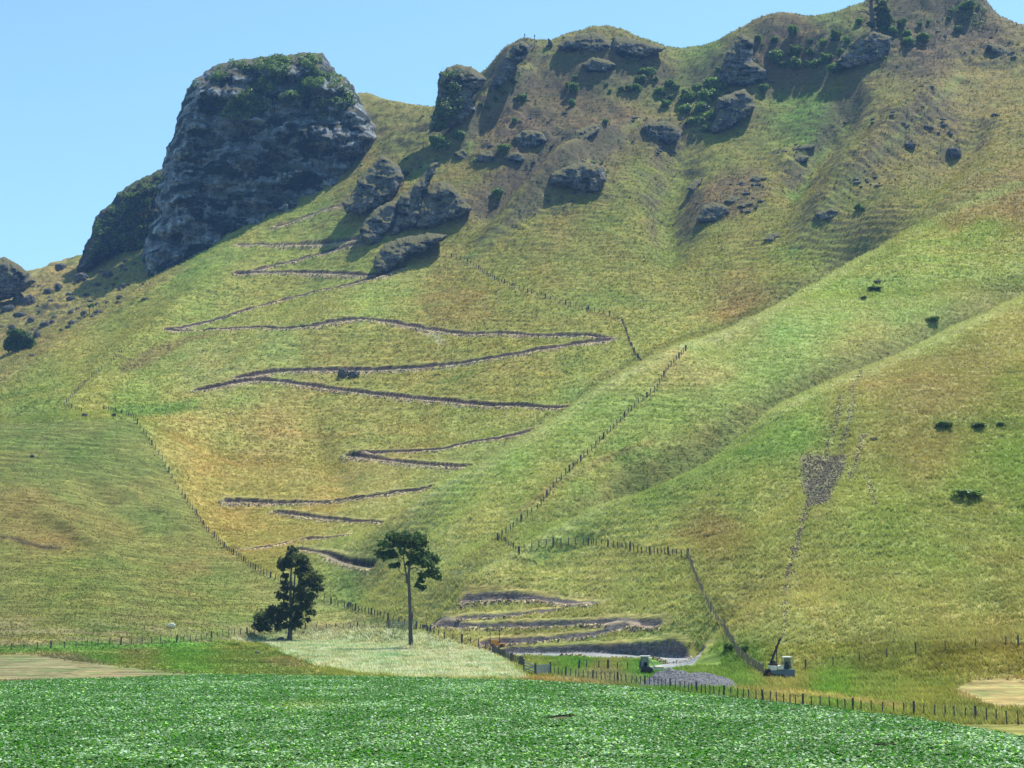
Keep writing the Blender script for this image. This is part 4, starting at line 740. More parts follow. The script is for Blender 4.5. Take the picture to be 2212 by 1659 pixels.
if "rocky_knoll" in SURF:
    scrub("vegetation", [([(944, 170), (985, 150), (1000, 200), (990, 270), (935, 280), (940, 220)], 1.0)], SURF["rocky_knoll"], 60, "dark scrub on the steep skyline knob", 1.2, 2.6, m=M_scrub)

def ground_scrub(name, polys, lab, m, r0=0.9, r1=2.2):
    bl = []
    for pl, n_ in polys:
        mk = np.flatnonzero((inside(UU, VV, pl) & (YY > 550)).ravel())
        if len(mk) == 0: continue
        for q_ in rng.choice(mk, n_):
            x, y = XX.ravel()[q_], YY.ravel()[q_]
            if fbm(np.array([x / 14]), np.array([y / 14]), 2, 77)[0] < -0.05: continue
            r = r0 + (r1 - r0) * rng.random() ** 2; bl.append((int(14 + 10 * r), (x, y, ZZ.ravel()[q_] + 0.3 * r), (r, r, r * 0.8), 0.40 + 0.08 * r, dict(up=0.55)))
    return link(name, leafmesh(name, bl, m), lab, None, None, "stuff")
ground_scrub("scrub", [([(1570, 120), (1600, 70), (1640, 60), (1660, 120), (1640, 180), (1560, 190)], 90), ([(1490, 190), (1560, 160), (1560, 280), (1490, 280)], 120), ([(1780, 120), (1850, 60), (1930, 60), (1960, 120), (1880, 150), (1800, 160)], 150), ([(2040, 10), (2120, 10), (2150, 80), (2080, 70)], 60), ([(1680, 90), (1780, 90), (1780, 160), (1680, 160)], 50), ([(1205, 80), (1300, 70), (1440, 105), (1330, 150), (1250, 120)], 90), ([(1050, 215), (1130, 110), (1150, 130), (1080, 230)], 60), ([(1180, 350), (1320, 350), (1320, 400), (1190, 400)], 40), ([(760, 340), (840, 335), (800, 400), (750, 440)], 40), ([(1020, 320), (1130, 320), (1130, 360), (1020, 350)], 40)], "dark low scrub tangled round the upper crags", M_scrub)

# ------------------------------------------------------------------ trees
def tube(path, radii, seg=7):
    V, Fc = [], []; path = [Vector(p) for p in path]
    for i_, p in enumerate(path):
        d = (path[min(i_ + 1, len(path) - 1)] - path[max(i_ - 1, 0)]).normalized(); a_ = d.orthogonal().normalized(); b_ = d.cross(a_)
        for s_ in range(seg):
            t = 2 * math.pi * s_ / seg; rr = radii[i_] * (1 + 0.12 * math.sin(3 * t + i_)); V.append(tuple(p + a_ * math.cos(t) * rr + b_ * math.sin(t) * rr))
    for i_ in range(len(path) - 1):
        for s_ in range(seg):
            a0 = i_ * seg + s_; a1 = i_ * seg + (s_ + 1) % seg; Fc.append((a0, a1, a1 + seg, a0 + seg))
    return V, Fc
def tubes(name, lst, m, seg=7):
    Vs, Fs = [], []
    for path, radii in lst:
        V, Fc = tube(path, radii, seg); o = len(Vs); Vs += V; Fs += [tuple(x + o for x in f) for f in Fc]
    return tris_mesh(name, Vs, Fs, m, True)
def tree(name, lab, u, v, y0, stems, blobs, lm, org, sc_, dens=1.0, size=0.30, dep=0.85, flatb=0.8, grp=None, dup=False):
    """stems / blobs are drawn round org in the units of sc_ picture px, then set at the tree's own distance"""
    h = hit(u, v, y0); s = h.y / F * sc_
    e = link(name, None, lab, "tree", grp, loc=h)
    def L(x, y, dy=0.0): return ((x - org[0]) * s, dy, -(y - org[1]) * s)
    th_ = 1.6 if sc_ < 0.1 else 1.0
    tr = link("trunk", tubes("trunk", [([L(*p[:2], (p[3] if len(p) > 3 else 0)) for p in st], [p[2] * s * th_ for p in st]) for st in stems], M_bark), parent=e)
    bl = []
    if dup: blobs = list(blobs) + [(x + rng.normal() * 22, y + rng.normal() * 20, r * 0.62) for x, y, r in blobs if y < 1000]
    for (x, y, r) in blobs:
        R_ = r * s; dy = rng.normal() * dep * R_ * 1.3
        c = L(x, y, dy); R_ *= 1.28; bl.append((int(190 * dens), c, (R_ * 0.9, R_ * 1.0, R_ * flatb * 0.8), size, dict(up=0.3, shell=0.1)))
        for q_ in range(int(20 * dens)):
            d_ = rng.normal(size=3); d_ /= np.linalg.norm(d_); rr = R_ * (0.6 + 0.65 * rng.random()); q2 = (c[0] + d_[0] * rr, c[1] + d_[1] * rr, c[2] + d_[2] * rr * flatb)
            bl.append((30, q2, (R_ * 0.25,) * 3, size * 0.7, dict(up=0.5, shell=0.0)))
    link("crown", leafmesh("crown", bl, lm), parent=e); return e
tree("pine_tree", "tall pine with a long bare trunk and flat spreading crown in the pale grass", 888, 1396, 240,
     [[(1735, 1262, 24), (1730, 1100, 21), (1722, 900, 19), (1712, 700, 17), (1702, 570, 15), (1712, 480, 10), (1735, 420, 7), (1732, 300, 4)],
      [(1690, 640, 11), (1680, 540, 9), (1662, 450, 7), (1650, 360, 5), (1680, 260, 3)], [(1672, 560, 7, 0.3), (1610, 520, 5, 0.8), (1594, 460, 4, 1.0), (1600, 400, 3, 1), (1630, 340, 2, 1)],
      [(1716, 500, 6), (1760, 480, 5), (1830, 515, 4), (1920, 530, 3), (1960, 560, 2)], [(1712, 470, 5), (1780, 420, 4), (1860, 390, 3), (1930, 380, 2)], [(1655, 400, 4), (1580, 350, 3), (1500, 350, 2)], [(1690, 300, 4), (1600, 260, 3), (1530, 240, 2)], [(1745, 1000, 6), (1752, 900, 5), (1750, 790, 2)], [(1722, 980, 2), (1690, 960, 1.6), (1640, 972, 1)], [(1725, 960, 2), (1760, 975, 1.5), (1780, 960, 1)]],
     [(1500, 190, 34), (1550, 175, 50), (1620, 170, 52), (1700, 170, 58), (1780, 180, 55), (1840, 190, 40), (1850, 240, 34), (1470, 250, 44), (1430, 240, 30), (1540, 250, 40), (1620, 250, 45), (1700, 260, 50), (1780, 265, 52), (1420, 350, 44), (1475, 370, 40), (1520, 330, 38), (1570, 360, 30), (1650, 330, 30), (1730, 370, 44), (1810, 330, 52), (1870, 350, 48), (1930, 380, 46), (1980, 400, 34), (1790, 420, 50), (1860, 430, 46), (1930, 450, 42), (1710, 440, 34), (1960, 520, 42), (1995, 580, 34), (1900, 540, 44), (1840, 560, 34), (1820, 610, 30), (1800, 660, 28), (1850, 680, 24), (1545, 470, 28), (1600, 455, 24)],
     M_pine, (1735, 1255), 0.216, 0.9, 0.19)
tree("conifer_tree", "bushy dark conifer with a low spreading limb standing in the pale grass", 626, 1387, 240,
     [[(527, 1232, 30), (525, 1150, 24), (532, 1050, 22), (535, 900, 18), (522, 760, 13), (525, 600, 10), (530, 450, 7), (535, 300, 3)], [(545, 860, 12), (560, 700, 10), (565, 560, 8), (575, 420, 5)], [(530, 1040, 10), (470, 1000, 8), (380, 980, 6), (280, 980, 4)], [(540, 900, 8), (620, 860, 6), (700, 850, 4)], [(525, 760, 6), (620, 700, 5), (720, 640, 3)], [(500, 1215, 14), (482, 1190, 6)]],
     [(540, 320, 44), (500, 370, 44), (580, 380, 52), (640, 400, 48), (450, 420, 42), (500, 450, 44), (580, 460, 44), (650, 470, 52), (420, 470, 30), (690, 520, 58), (610, 540, 40), (760, 570, 52), (800, 610, 42), (815, 680, 34), (780, 700, 30), (470, 570, 30), (460, 640, 34), (470, 700, 38), (640, 620, 56), (720, 640, 56), (600, 700, 46), (430, 760, 40), (480, 780, 36), (660, 740, 58), (720, 780, 50), (600, 800, 50), (700, 860, 56), (640, 880, 50), (560, 890, 54), (480, 890, 50), (410, 900, 48), (730, 930, 40), (705, 1000, 24), (340, 920, 54), (270, 950, 58), (210, 990, 44), (200, 1050, 42), (260, 1050, 54), (330, 1010, 60), (400, 990, 60), (400, 1070, 44), (470, 960, 56), (540, 970, 50), (600, 960, 48), (560, 1050, 42), (610, 1040, 38), (230, 1095, 28), (300, 1090, 34), (480, 1060, 34)],
     M_mac, (525, 1220), 0.216, 1.0, 0.18, flatb=0.75, dup=True)
tree("skyline_tree", "half bare conifer standing alone on the skyline at the summit ridge", 1888, 66, 600,
     [[(1040, 760, 50), (1020, 600, 44), (1010, 400, 40), (990, 200, 34), (985, 0, 30), (980, -300, 22), (985, -600, 10)], [(960, 230, 14), (860, 190, 10), (720, 150, 7), (520, 180, 4)], [(960, 240, 12), (860, 160, 9), (760, 90, 6), (650, 60, 3)], [(970, 60, 14), (910, 10, 10), (840, -60, 6)], [(960, 260, 10), (880, 235, 6), (800, 225, 3)], [(1000, 100, 16), (1060, 60, 12), (1120, 10, 8)], [(760, 130, 5), (640, 130, 4), (480, 100, 2)], [(1010, 400, 20), (1200, 330, 14), (1400, 320, 8)], [(1000, 250, 18), (1200, 200, 12), (1400, 130, 8)], [(985, -100, 14), (880, -180, 8), (780, -200, 4)]],
     [(1250, 130, 110), (1380, 110, 90), (1150, 60, 80), (1300, 260, 100), (1420, 260, 90), (1180, 250, 80), (1500, 330, 90), (1400, 400, 100), (1270, 400, 90), (1520, 440, 70), (1150, 400, 70), (1200, -80, 120), (1050, -200, 110), (1300, -30, 90), (1000, -380, 110), (1090, -330, 90), (990, -520, 80), (1350, 520, 90), (1180, 540, 80), (960, 560, 70), (1500, 560, 80), (900, 480, 50)],
     M_mac, (1045, 700), 0.08, 0.8, 0.5)
tree("broadleaf_tree", "round green tree by itself low in the boulder field on the left", 40, 757, 500, [[(0, 4, 3), (0, -10, 2.4), (2, -22, 1.4)]], [(-14, -14, 13), (12, -14, 14), (0, -24, 15), (-8, -30, 13), (12, -30, 13), (20, -20, 10), (-18, -22, 10), (-2, -36, 10), (0, -10, 12), (-20, -8, 7), (22, -10, 8)], M_bushlight, (0, 0), 1.0, 1.6, 0.55)
tree("cabbage_tree", "thin spindly tree with a small tuft among the boulders on the left slope", 193, 681, 500, [[(0, 2, 1.0), (0, -14, 0.6), (2, -22, 0.5)]], [(2, -24, 4), (0, -20, 3)], M_bush, (0, 0), 1.0, 0.5, 0.4)
# ------------------------------------------------------------------ fences
def wood(name, a_, b_):
    m = mat(name, rough=0.9, spec=0.15); k = NB(m); P = k.geo().outputs["Position"]
    k.l(k.ramp(k.noise(5, 4, 0.6, k.mapv(P, (3, 3, 0.6))), [(0.3, a_), (0.7, b_)]), k.b.inputs["Base Color"]); return m
M_post = wood("weathered_wood", (0.05, 0.048, 0.045), (0.14, 0.13, 0.115)); M_tan = wood("newer_wood", (0.16, 0.125, 0.08), (0.34, 0.28, 0.19))
M_wire = mat("wire", (0.25, 0.25, 0.25), 0.5, 0.5, 0.6)
def boxm(bm, x0, x1, y0, y1, z0, z1, bev=0.0, M_=None):
    r_ = bmesh.ops.create_cube(bm, size=1.0); vs = r_['verts']
    for v in vs: v.co = Vector(((x0 + x1) / 2 + v.co.x * (x1 - x0), (y0 + y1) / 2 + v.co.y * (y1 - y0), (z0 + z1) / 2 + v.co.z * (z1 - z0)))
    if bev: 
        es = list({e for v in vs for e in v.link_edges}); bmesh.ops.bevel(bm, geom=es, offset=bev, segments=2, affect='EDGES')
    if M_ is not None:
        bmesh.ops.transform(bm, matrix=M_, verts=vs if not bev else [v for v in bm.verts if v.tag is False and v in set(bm.verts)][-0:] or vs)
def bmo(name, fn, m, parent=None, smooth=False, **lk):
    bm = bmesh.new(); fn(bm); me = bpy.data.meshes.new(name); bm.to_mesh(me); bm.free(); me.materials.append(m)
    if smooth:
        for p in me.polygons: p.use_smooth = True
    return link(name, me, parent=parent, **lk)
def post_mesh(r_, h_, m):
    V, Fc = tube([(0, 0, -0.3), (0, 0, h_ * 0.5), (0.01, 0, h_)], [r_, r_ * 0.96, r_ * 0.9], 6); n_ = len(V); V.append((0.01, 0, h_ + r_ * 0.2)); Fc = list(Fc)
    me = bpy.data.meshes.new("post"); me.from_pydata(V, [], Fc + [(n_ - 7 + i_, n_ - 7 + (i_ + 1) % 6 , n_) for i_ in range(1, 6)] + [(n_ - 1, n_ - 6, n_)]); me.materials.append(m); return me
PM = {}
for key, mm in (("d", M_post), ("t", M_tan)):
    PM[key + "b"] = post_mesh(0.055, 1.05, mm); PM[key + "p"] = post_mesh(0.11, 1.2, mm)
def fence(lab, pl, sp, y0, key="d", every=5, hs=1.0, skip=0, wires=4, ths=1.0, ylo=None):
    """posts stepped sp metres along the ground under the drawn line"""
    Q = []
    for (u0, v0), (u1, v1) in zip(pl[:-1], pl[1:]):
        m_ = max(1, int(math.hypot(u1 - u0, v1 - v0) / 12))
        for k_ in range(m_):
            h = hit(u0 + (u1 - u0) * k_ / m_, v0 + (v1 - v0) * k_ / m_, y0); Q.append(h)
    Q.append(hit(*pl[-1], y0))
    ys = np.array([p.y for p in Q])
    if len(ys) > 4:
        ys2 = ys.copy(); ys2[1:-1] = np.median(np.stack([ys[:-2], ys[1:-1], ys[2:]]), 0); Q = [Vector((p.x / p.y * y, y, 0)) for p, y in zip(Q, ys2)]
    P = [Q[0]]; acc = 0
    for a_, b_ in zip(Q[:-1], Q[1:]):
        L = (b_.xy - a_.xy).length; t = sp - acc
        while t < L: P.append(a_.lerp(b_, t / L)); t += sp
        acc = (acc + L) % sp
    P.append(Q[-1])
    P = [Vector((p.x, p.y, float(zat(p.x, p.y)))) for p in P]
    e = link("fence", None, lab, "fence", "post and wire fences", loc=P[0])
    rest = []
    for i_, p in enumerate(P):
        big = i_ % every == 0 or i_ == len(P) - 1; me = PM[key + ("p" if big else "b")]
        if skip and not big and rng.random() < skip: continue
        if i_ < 99:
            o = link("post" if big else "batten", me, parent=e); o.location = p - P[0]; o.rotation_euler = (rng.normal() * 0.03, rng.normal() * 0.04, rng.random() * 6); o.scale = (1.15 * ths, 1.15 * ths, hs * (0.93 + 0.14 * rng.random()))
        else: rest.append((me, p - P[0]))
    if rest:
        Vs, Fs, o_ = [], [], 0
        for me, p in rest:
            for v in me.vertices: Vs.append((v.co.x * 1.15 * ths + p.x, v.co.y * 1.15 * ths + p.y, v.co.z * hs + p.z))
            Fs += [tuple(i_ + o_ for i_ in f.vertices) for f in me.polygons]; o_ += len(me.vertices)
        me = bpy.data.meshes.new("battens"); me.from_pydata(Vs, [], Fs); me.materials.append(PM[key + "b"].materials[0]); link("battens", me, kind="stuff", parent=e)
    lst = [([tuple(p - P[0] + Vector((0, 0, hs * z))) for p in P], [0.007] * len(P)) for z in np.linspace(0.25, 1.0, wires)]
    link("wire", tubes("wire", lst, M_wire, 3), parent=e); return e
fence("long fence of evenly spaced posts running along the edge of the green crop", [(1176, 1458), (1190, 1460), (1280, 1470), (1421, 1487), (1560, 1508), (1722, 1526), (1870, 1540), (2017, 1551), (2197, 1566), (2290, 1575)], 1.02, 90, every=6, ths=0.85)
fence("sparse post fence along the foot of the green hill on the left", [(-60, 1409), (65, 1402), (144, 1400), (216, 1395), (292, 1392), (356, 1389), (407, 1386), (450, 1380), (518, 1371), (590, 1364), (661, 1361), (740, 1359), (795, 1357), (838, 1356)], 2.1, 200, every=6, hs=1.05, ths=1.1)
fence("fence between the green grazed hill and the golden slope", [(224, 884), (240, 888), (288, 904), (320, 948), (352, 996), (380, 1048), (420, 1108), (448, 1148), (492, 1190), (554, 1233), (608, 1259), (684, 1288), (724, 1308), (796, 1327), (852, 1345), (899, 1358), (960, 1381), (1003, 1389), (1053, 1403), (1089, 1425), (1128, 1442)], 2.0, 200, every=5, hs=1.15, ths=1.5)
fence("fence climbing along the crest of the middle spur", [(1076, 1167), (1092, 1155), (1120, 1131), (1168, 1095), (1196, 1051), (1248, 1003), (1304, 947), (1348, 903), (1380, 871), (1416, 843), (1440, 803), (1460, 779), (1481, 757)], 1.9, 230, "d", every=6, hs=1.2, ths=1.7)
fence("short fence dropping from the foot of the spur fence into the little gully", [(1075, 1164), (1097, 1177), (1122, 1197)], 1.3, 230, every=4, ths=1.2)
fence("level fence crossing the slope from the little gully to the corner strainer post", [(1122, 1197), (1133, 1190), (1176, 1180), (1201, 1178), (1260, 1179), (1313, 1183), (1352, 1189), (1388, 1196), (1428, 1201), (1485, 1205)], 1.35, 200, every=5, hs=1.25, ths=1.4)
fence("pale timber fence coming steeply down from the corner post to the drilling machine", [(1485, 1205), (1491, 1219), (1509, 1265), (1531, 1312), (1552, 1348), (1574, 1381), (1596, 1420), (1617, 1438), (1648, 1460)], 0.95, 150, "t", every=5, hs=1.2, ths=1.3)
fence("upper fence crossing the big open slope and bending down behind the spur", [(925, 556), (940, 550), (984, 556), (1028, 576), (1052, 594), (1076, 606), (1124, 626), (1164, 638), (1204, 652), (1244, 664), (1292, 674), (1328, 684), (1344, 694), (1350, 710), (1360, 740), (1372, 768), (1385, 786)], 2.6, 410, "d", every=4, hs=1.35, ths=2.2)
fence("faint grey fence running up the left spur from the gap in the rocks", [(176, 889), (138, 876), (160, 853), (190, 822), (235, 787), (262, 762)], 2.8, 440, "d", every=4, hs=1.1, ths=1.3)
fence("sparse old fence in the rough grass right of the drilling machine", [(1740, 1450), (1804, 1438), (1876, 1427), (1956, 1414), (2060, 1405), (2200, 1396)], 3.4, 120, every=4, hs=1.1, ths=0.9)
fence("short fence in the green weeds between the timber gate and the gravel heap", [(1250, 1449), (1278, 1448), (1311, 1449), (1342, 1451), (1374, 1451), (1400, 1450)], 1.5, 150, every=3, hs=1.1, ths=1.1)

# ------------------------------------------------------------------ gates, machines and other made things
def M4(loc, rz=0): return Matrix.Translation(loc) @ Matrix.Rotation(rz, 4, 'Z')
def paintm(name, c, rough=0.45, spec=0.5, dirt=0.35):
    m = mat(name, c, rough, spec); k = NB(m); P = k.geo().outputs["Position"]; n_ = k.noise(2.5, 4, 0.65, P)
    k.l(k.mix(k.ramp(n_, [(0.45, 0.0), (0.75, dirt)]), c, (0.11, 0.085, 0.06)), k.b.inputs["Base Color"]); return m
M_white = paintm("cream_paint", (0.72, 0.70, 0.62), 0.35, 0.5, 0.2); M_steelb = paintm("blue_grey_paint", (0.10, 0.15, 0.19), 0.5); M_dark = paintm("dark_steel", (0.035, 0.032, 0.036), 0.6, 0.4, 0.3)
M_cab = paintm("pale_green_paint", (0.22, 0.34, 0.33), 0.4); M_tyre = mat("rubber", (0.02, 0.02, 0.02), 0.85, 0.2); M_rust = paintm("rusty_paint", (0.22, 0.07, 0.035), 0.8)
M_orange = paintm("orange_paint", (0.62, 0.26, 0.03), 0.5); M_yellow = paintm("yellow_paint", (0.60, 0.40, 0.06), 0.5); M_cream = paintm("dusty_cream_steel", (0.62, 0.54, 0.38), 0.6)
M_glass = mat("cab_glass", (0.25, 0.32, 0.33), 0.05, 0.5); M_glass.node_tree.nodes["Principled BSDF"].inputs["Transmission Weight"].default_value = 0.85; M_glass.node_tree.nodes["Principled BSDF"].inputs["IOR"].default_value = 1.05
M_pane = mat('dusty_pane', (0.22, 0.28, 0.33), 0.25, 0.5)
M_gate = wood("grey_gate_board", (0.14, 0.17, 0.17), (0.30, 0.34, 0.33))
def bar(bm, p, q, w_, d_=None):
    p, q = Vector(p), Vector(q); d = q - p; d_ = d_ or w_
    r_ = bmesh.ops.create_cube(bm, size=1.0); rot = d.to_track_quat('Z', 'Y').to_matrix().to_4x4()
    bmesh.ops.transform(bm, matrix=Matrix.Translation((p + q) / 2) @ rot @ Matrix.Diagonal((w_, d_, d.length, 1)), verts=r_['verts'])
def cyl(bm, p, q, r1, r2=None, seg=18):
    p, q = Vector(p), Vector(q); d = q - p; r_ = bmesh.ops.create_cone(bm, cap_ends=True, segments=seg, radius1=r1, radius2=r1 if r2 is None else r2, depth=d.length)
    bmesh.ops.transform(bm, matrix=Matrix.Translation((p + q) / 2) @ d.to_track_quat('Z', 'Y').to_matrix().to_4x4(), verts=r_['verts'])
def prism(bm, pts, y0_, y1_):
    a_ = [bm.verts.new((x, y0_, z)) for x, z in pts]; b_ = [bm.verts.new((x, y1_, z)) for x, z in pts]; n_ = len(pts)
    bm.faces.new(a_); bm.faces.new(b_[::-1])
    for i_ in range(n_): bm.faces.new((a_[i_], b_[i_], b_[(i_ + 1) % n_], a_[(i_ + 1) % n_]))
# drilling machine
h = hit(1682, 1467, 150); sc_ = 0.096 * h.y / F
e = link("drilling_machine", None, "parked tracked machine with a white bonnet, glass cab and tall black boom", "machine", loc=h)
def X_(x): return (x - 1115) * sc_
def Z_(z): return (1285 - z) * sc_
def wheel(parent, x, z, r, y0_, y1_):
    t_ = bmo("wheel", lambda bm: (cyl(bm, (X_(x), y0_, Z_(z)), (X_(x), y1_, Z_(z)), r * sc_, seg=24)), M_tyre, parent)
    bmo("rim", lambda bm: (cyl(bm, (X_(x), y0_ - 0.03, Z_(z)), (X_(x), y0_ + 0.05, Z_(z)), r * sc_ * 0.5, r * sc_ * 0.42)), M_rust, t_)
for yy in (-0.75, 0.55): wheel(e, 900, 1180, 108, yy, yy + 0.3); wheel(e, 1370, 1200, 86, yy, yy + 0.28)
bmo("chassis", lambda bm: (boxm(bm, X_(860), X_(1440), -0.62, 0.62, Z_(1240), Z_(1150)), prism(bm, [(X_(790), Z_(1180)), (X_(860), Z_(1215)), (X_(880), Z_(1080)), (X_(830), Z_(1050))], -0.6, 0.6)), M_dark, e)
bmo("counterweight", lambda bm: prism(bm, [(X_(775), Z_(1190)), (X_(820), Z_(1200)), (X_(850), Z_(1080)), (X_(805), Z_(1090))], -0.4, 0.4), M_rust, e)
bmo("body", lambda bm: (boxm(bm, X_(915), X_(1200), -0.78, 0.7, Z_(1175), Z_(1085)), prism(bm, [(X_(1200), Z_(1215)), (X_(1450), Z_(1195)), (X_(1448), Z_(1065)), (X_(1200), Z_(1065))], -0.8, 0.75), boxm(bm, X_(1255), X_(1345), -0.83, -0.8, Z_(1118), Z_(1108))), M_steelb, e)
def bon(bm): prism(bm, [(X_(925), Z_(1090)), (X_(1060), Z_(1087)), (X_(1058), Z_(995)), (X_(890), Z_(1000))], -0.80, 0.72); prism(bm, [(X_(1066), Z_(1068)), (X_(1205), Z_(1068)), (X_(1200), Z_(982)), (X_(1072), Z_(985))], -0.82, 0.74); bmesh.ops.bevel(bm, geom=bm.edges[:], offset=0.04, segments=2, affect='EDGES')
bmo("bonnet", bon, M_white, e)
cb_ = bmo("cab", lambda bm: ([bar(bm, (X_(x0), y_, Z_(1065)), (X_(x1), y_ * 0.92, Z_(805)), 0.06) for x0, x1 in ((1212, 1222), (1435, 1395)) for y_ in (-0.72, 0.65)], bar(bm, (X_(1385), -0.70, Z_(1065)), (X_(1355), -0.66, Z_(805)), 0.04)), M_cab, e)
bmo("roof", lambda bm: prism(bm, [(X_(1205), Z_(812)), (X_(1408), Z_(812)), (X_(1400), Z_(790)), (X_(1215), Z_(792))], -0.76, 0.7), M_white, cb_)
bmo("window", lambda bm: (prism(bm, [(X_(1222), Z_(1060)), (X_(1378), Z_(1060)), (X_(1350), Z_(815)), (X_(1228), Z_(815))], -0.68, -0.66)), M_glass, cb_)
bmo("seat", lambda bm: (boxm(bm, X_(1255), X_(1350), -0.3, 0.3, Z_(1060), Z_(985), 0.03), prism(bm, [(X_(1260), Z_(985)), (X_(1352), Z_(985)), (X_(1340), Z_(905)), (X_(1268), Z_(905))], 0.15, 0.3)), M_tyre, cb_)
bmo("boom", lambda bm: (bar(bm, (X_(925), 0.1, Z_(985)), (X_(1165), 0.1, Z_(410)), 0.20, 0.22), cyl(bm, (X_(1170), -0.1, Z_(415)), (X_(1170), 0.3, Z_(415)), 0.14)), M_dark, e)
bmo("mast_frame", lambda bm: (bar(bm, (X_(972), -0.2, Z_(830)), (X_(972), -0.2, Z_(668)), 0.07), bar(bm, (X_(965), -0.2, Z_(672)), (X_(1060), -0.2, Z_(672)), 0.06), bar(bm, (X_(1088), 0.1, Z_(640)), (X_(1082), 0.1, Z_(950)), 0.09), bar(bm, (X_(1062), 0.1, Z_(560)), (X_(1088), 0.1, Z_(700)), 0.14), bar(bm, (X_(940), 0, Z_(985)), (X_(1090), 0, Z_(900)), 0.10), bar(bm, (X_(975), 0.2, Z_(840)), (X_(1085), 0.2, Z_(930)), 0.07)), M_dark, e)
bmo("winch", lambda bm: (boxm(bm, X_(905), X_(1095), -0.35, 0.45, Z_(985), Z_(940), 0.02), cyl(bm, (X_(1010), -0.4, Z_(915)), (X_(1010), 0.4, Z_(915)), 0.17)), M_dark, e)
# gravel heap
def heap(uc, vb, poly, sc0, y_):
    h = hit(uc, vb, 120); s = h.y / F; xs = np.array([p[0] for p in poly]); hs = np.array([p[1] for p in poly])
    gx_ = np.linspace((xs[0] - uc) * s, (xs[-1] - uc) * s, 120); gy_ = np.linspace(-3.4, 3.4, 60); X, Y = np.meshgrid(gx_, gy_)
    top = np.interp(X, (xs - uc) * s, hs * s); prof = np.clip(1 - np.abs(Y) / 3.3, 0, 1) ** 0.9
    wob = 1 + 0.25 * fbm(X / 1.3, Y / 1.3, 3, 17); Z = top * prof * wob + 0.05 * fbm(X / 0.2, Y / 0.2, 2, 19) * prof - 0.05
    m = mat("gravel", rough=0.95, spec=0.2); k = NB(m); P = k.geo().outputs["Position"]; v_ = k.n("ShaderNodeTexVoronoi"); v_.inputs["Scale"].default_value = 9; k.l(P, v_.inputs["Vector"])
    sp_ = k.n("ShaderNodeSeparateColor"); k.l(v_.outputs["Color"], sp_.inputs[0]); k.l(k.ramp(sp_.outputs[0], [(0, (0.06, 0.06, 0.065)), (0.5, (0.125, 0.125, 0.135)), (1, (0.22, 0.22, 0.235))]), k.b.inputs["Base Color"]); k.bump(v_.outputs["Distance"], 1.0, 0.1)
    me = quad_mesh("gravel_heap", np.stack([X, Y, Z], -1).reshape(-1, 3), 60, 120, m, False); return link("gravel_heap", me, "long heap of grey gravel behind the crop fence", "gravel heap", loc=h)
heap(1485, 1482, [(1372, 0), (1392, 10), (1412, 26), (1424, 34), (1448, 36), (1470, 36), (1485, 30), (1505, 33), (1525, 26), (1545, 27), (1560, 22), (1578, 14), (1596, 0)], 1, 160)
# loader behind the heap
h = hit(1406, 1462, 150); h = Vector((h.x, h.y + 3.0, float(zat(h.x, h.y + 3.0)) - 0.05)); sc_ = 0.12 * h.y / F
def X_(x): return (x - 706) * sc_
def Z_(z): return (755 - z) * sc_
e = link("loader", None, "small dark loader with pale roof and cream bucket behind the gravel heap", "loader", loc=h); e.scale = (0.88, 0.88, 0.86)
for yy in (-0.9, 0.5): wheel(e, 590, 700, 55, yy, yy + 0.35); wheel(e, 770, 700, 52, yy, yy + 0.35)
bmo("body", lambda bm: (prism(bm, [(X_(540), Z_(700)), (X_(800), Z_(700)), (X_(780), Z_(600)), (X_(700), Z_(560)), (X_(560), Z_(570))], -0.6, 0.6)), M_dark, e)
cb_ = bmo("cab", lambda bm: ([bar(bm, (X_(x), y_, Z_(600)), (X_(x + 6), y_, Z_(365)), 0.07) for x in (555, 690) for y_ in (-0.55, 0.55)], [bar(bm, (X_(558), y_, Z_(604)), (X_(693), y_, Z_(604)), 0.08) for y_ in (-0.55, 0.55)], [bar(bm, (X_(x), -0.58, Z_(602)), (X_(x), 0.58, Z_(602)), 0.08) for x in (556, 692)]), M_steelb, e)
bmo("roof", lambda bm: boxm(bm, X_(535), X_(740), -0.65, 0.65, Z_(368), Z_(350)), M_white, cb_)
bmo("window", lambda bm: boxm(bm, X_(562), X_(688), 0.54, 0.56, Z_(590), Z_(372)), M_pane, cb_)
bmo("seat", lambda bm: (boxm(bm, X_(600), X_(672), -0.25, 0.25, Z_(610), Z_(560), 0.03), boxm(bm, X_(612), X_(672), -0.25, 0.25, Z_(560), Z_(480), 0.08)), M_tyre, cb_)
bmo("lifting_arm", lambda bm: (bar(bm, (X_(735), -0.5, Z_(445)), (X_(785), -0.5, Z_(520)), 0.16), bar(bm, (X_(780), -0.5, Z_(510)), (X_(830), -0.5, Z_(575)), 0.18), bar(bm, (X_(720), -0.5, Z_(600)), (X_(815), -0.5, Z_(570)), 0.12)), M_cream, e)
bmo("bucket", lambda bm: (prism(bm, [(X_(800), Z_(630)), (X_(1000), Z_(628)), (X_(992), Z_(564)), (X_(820), Z_(562))], -1.0, 0.4)), M_cream, e)
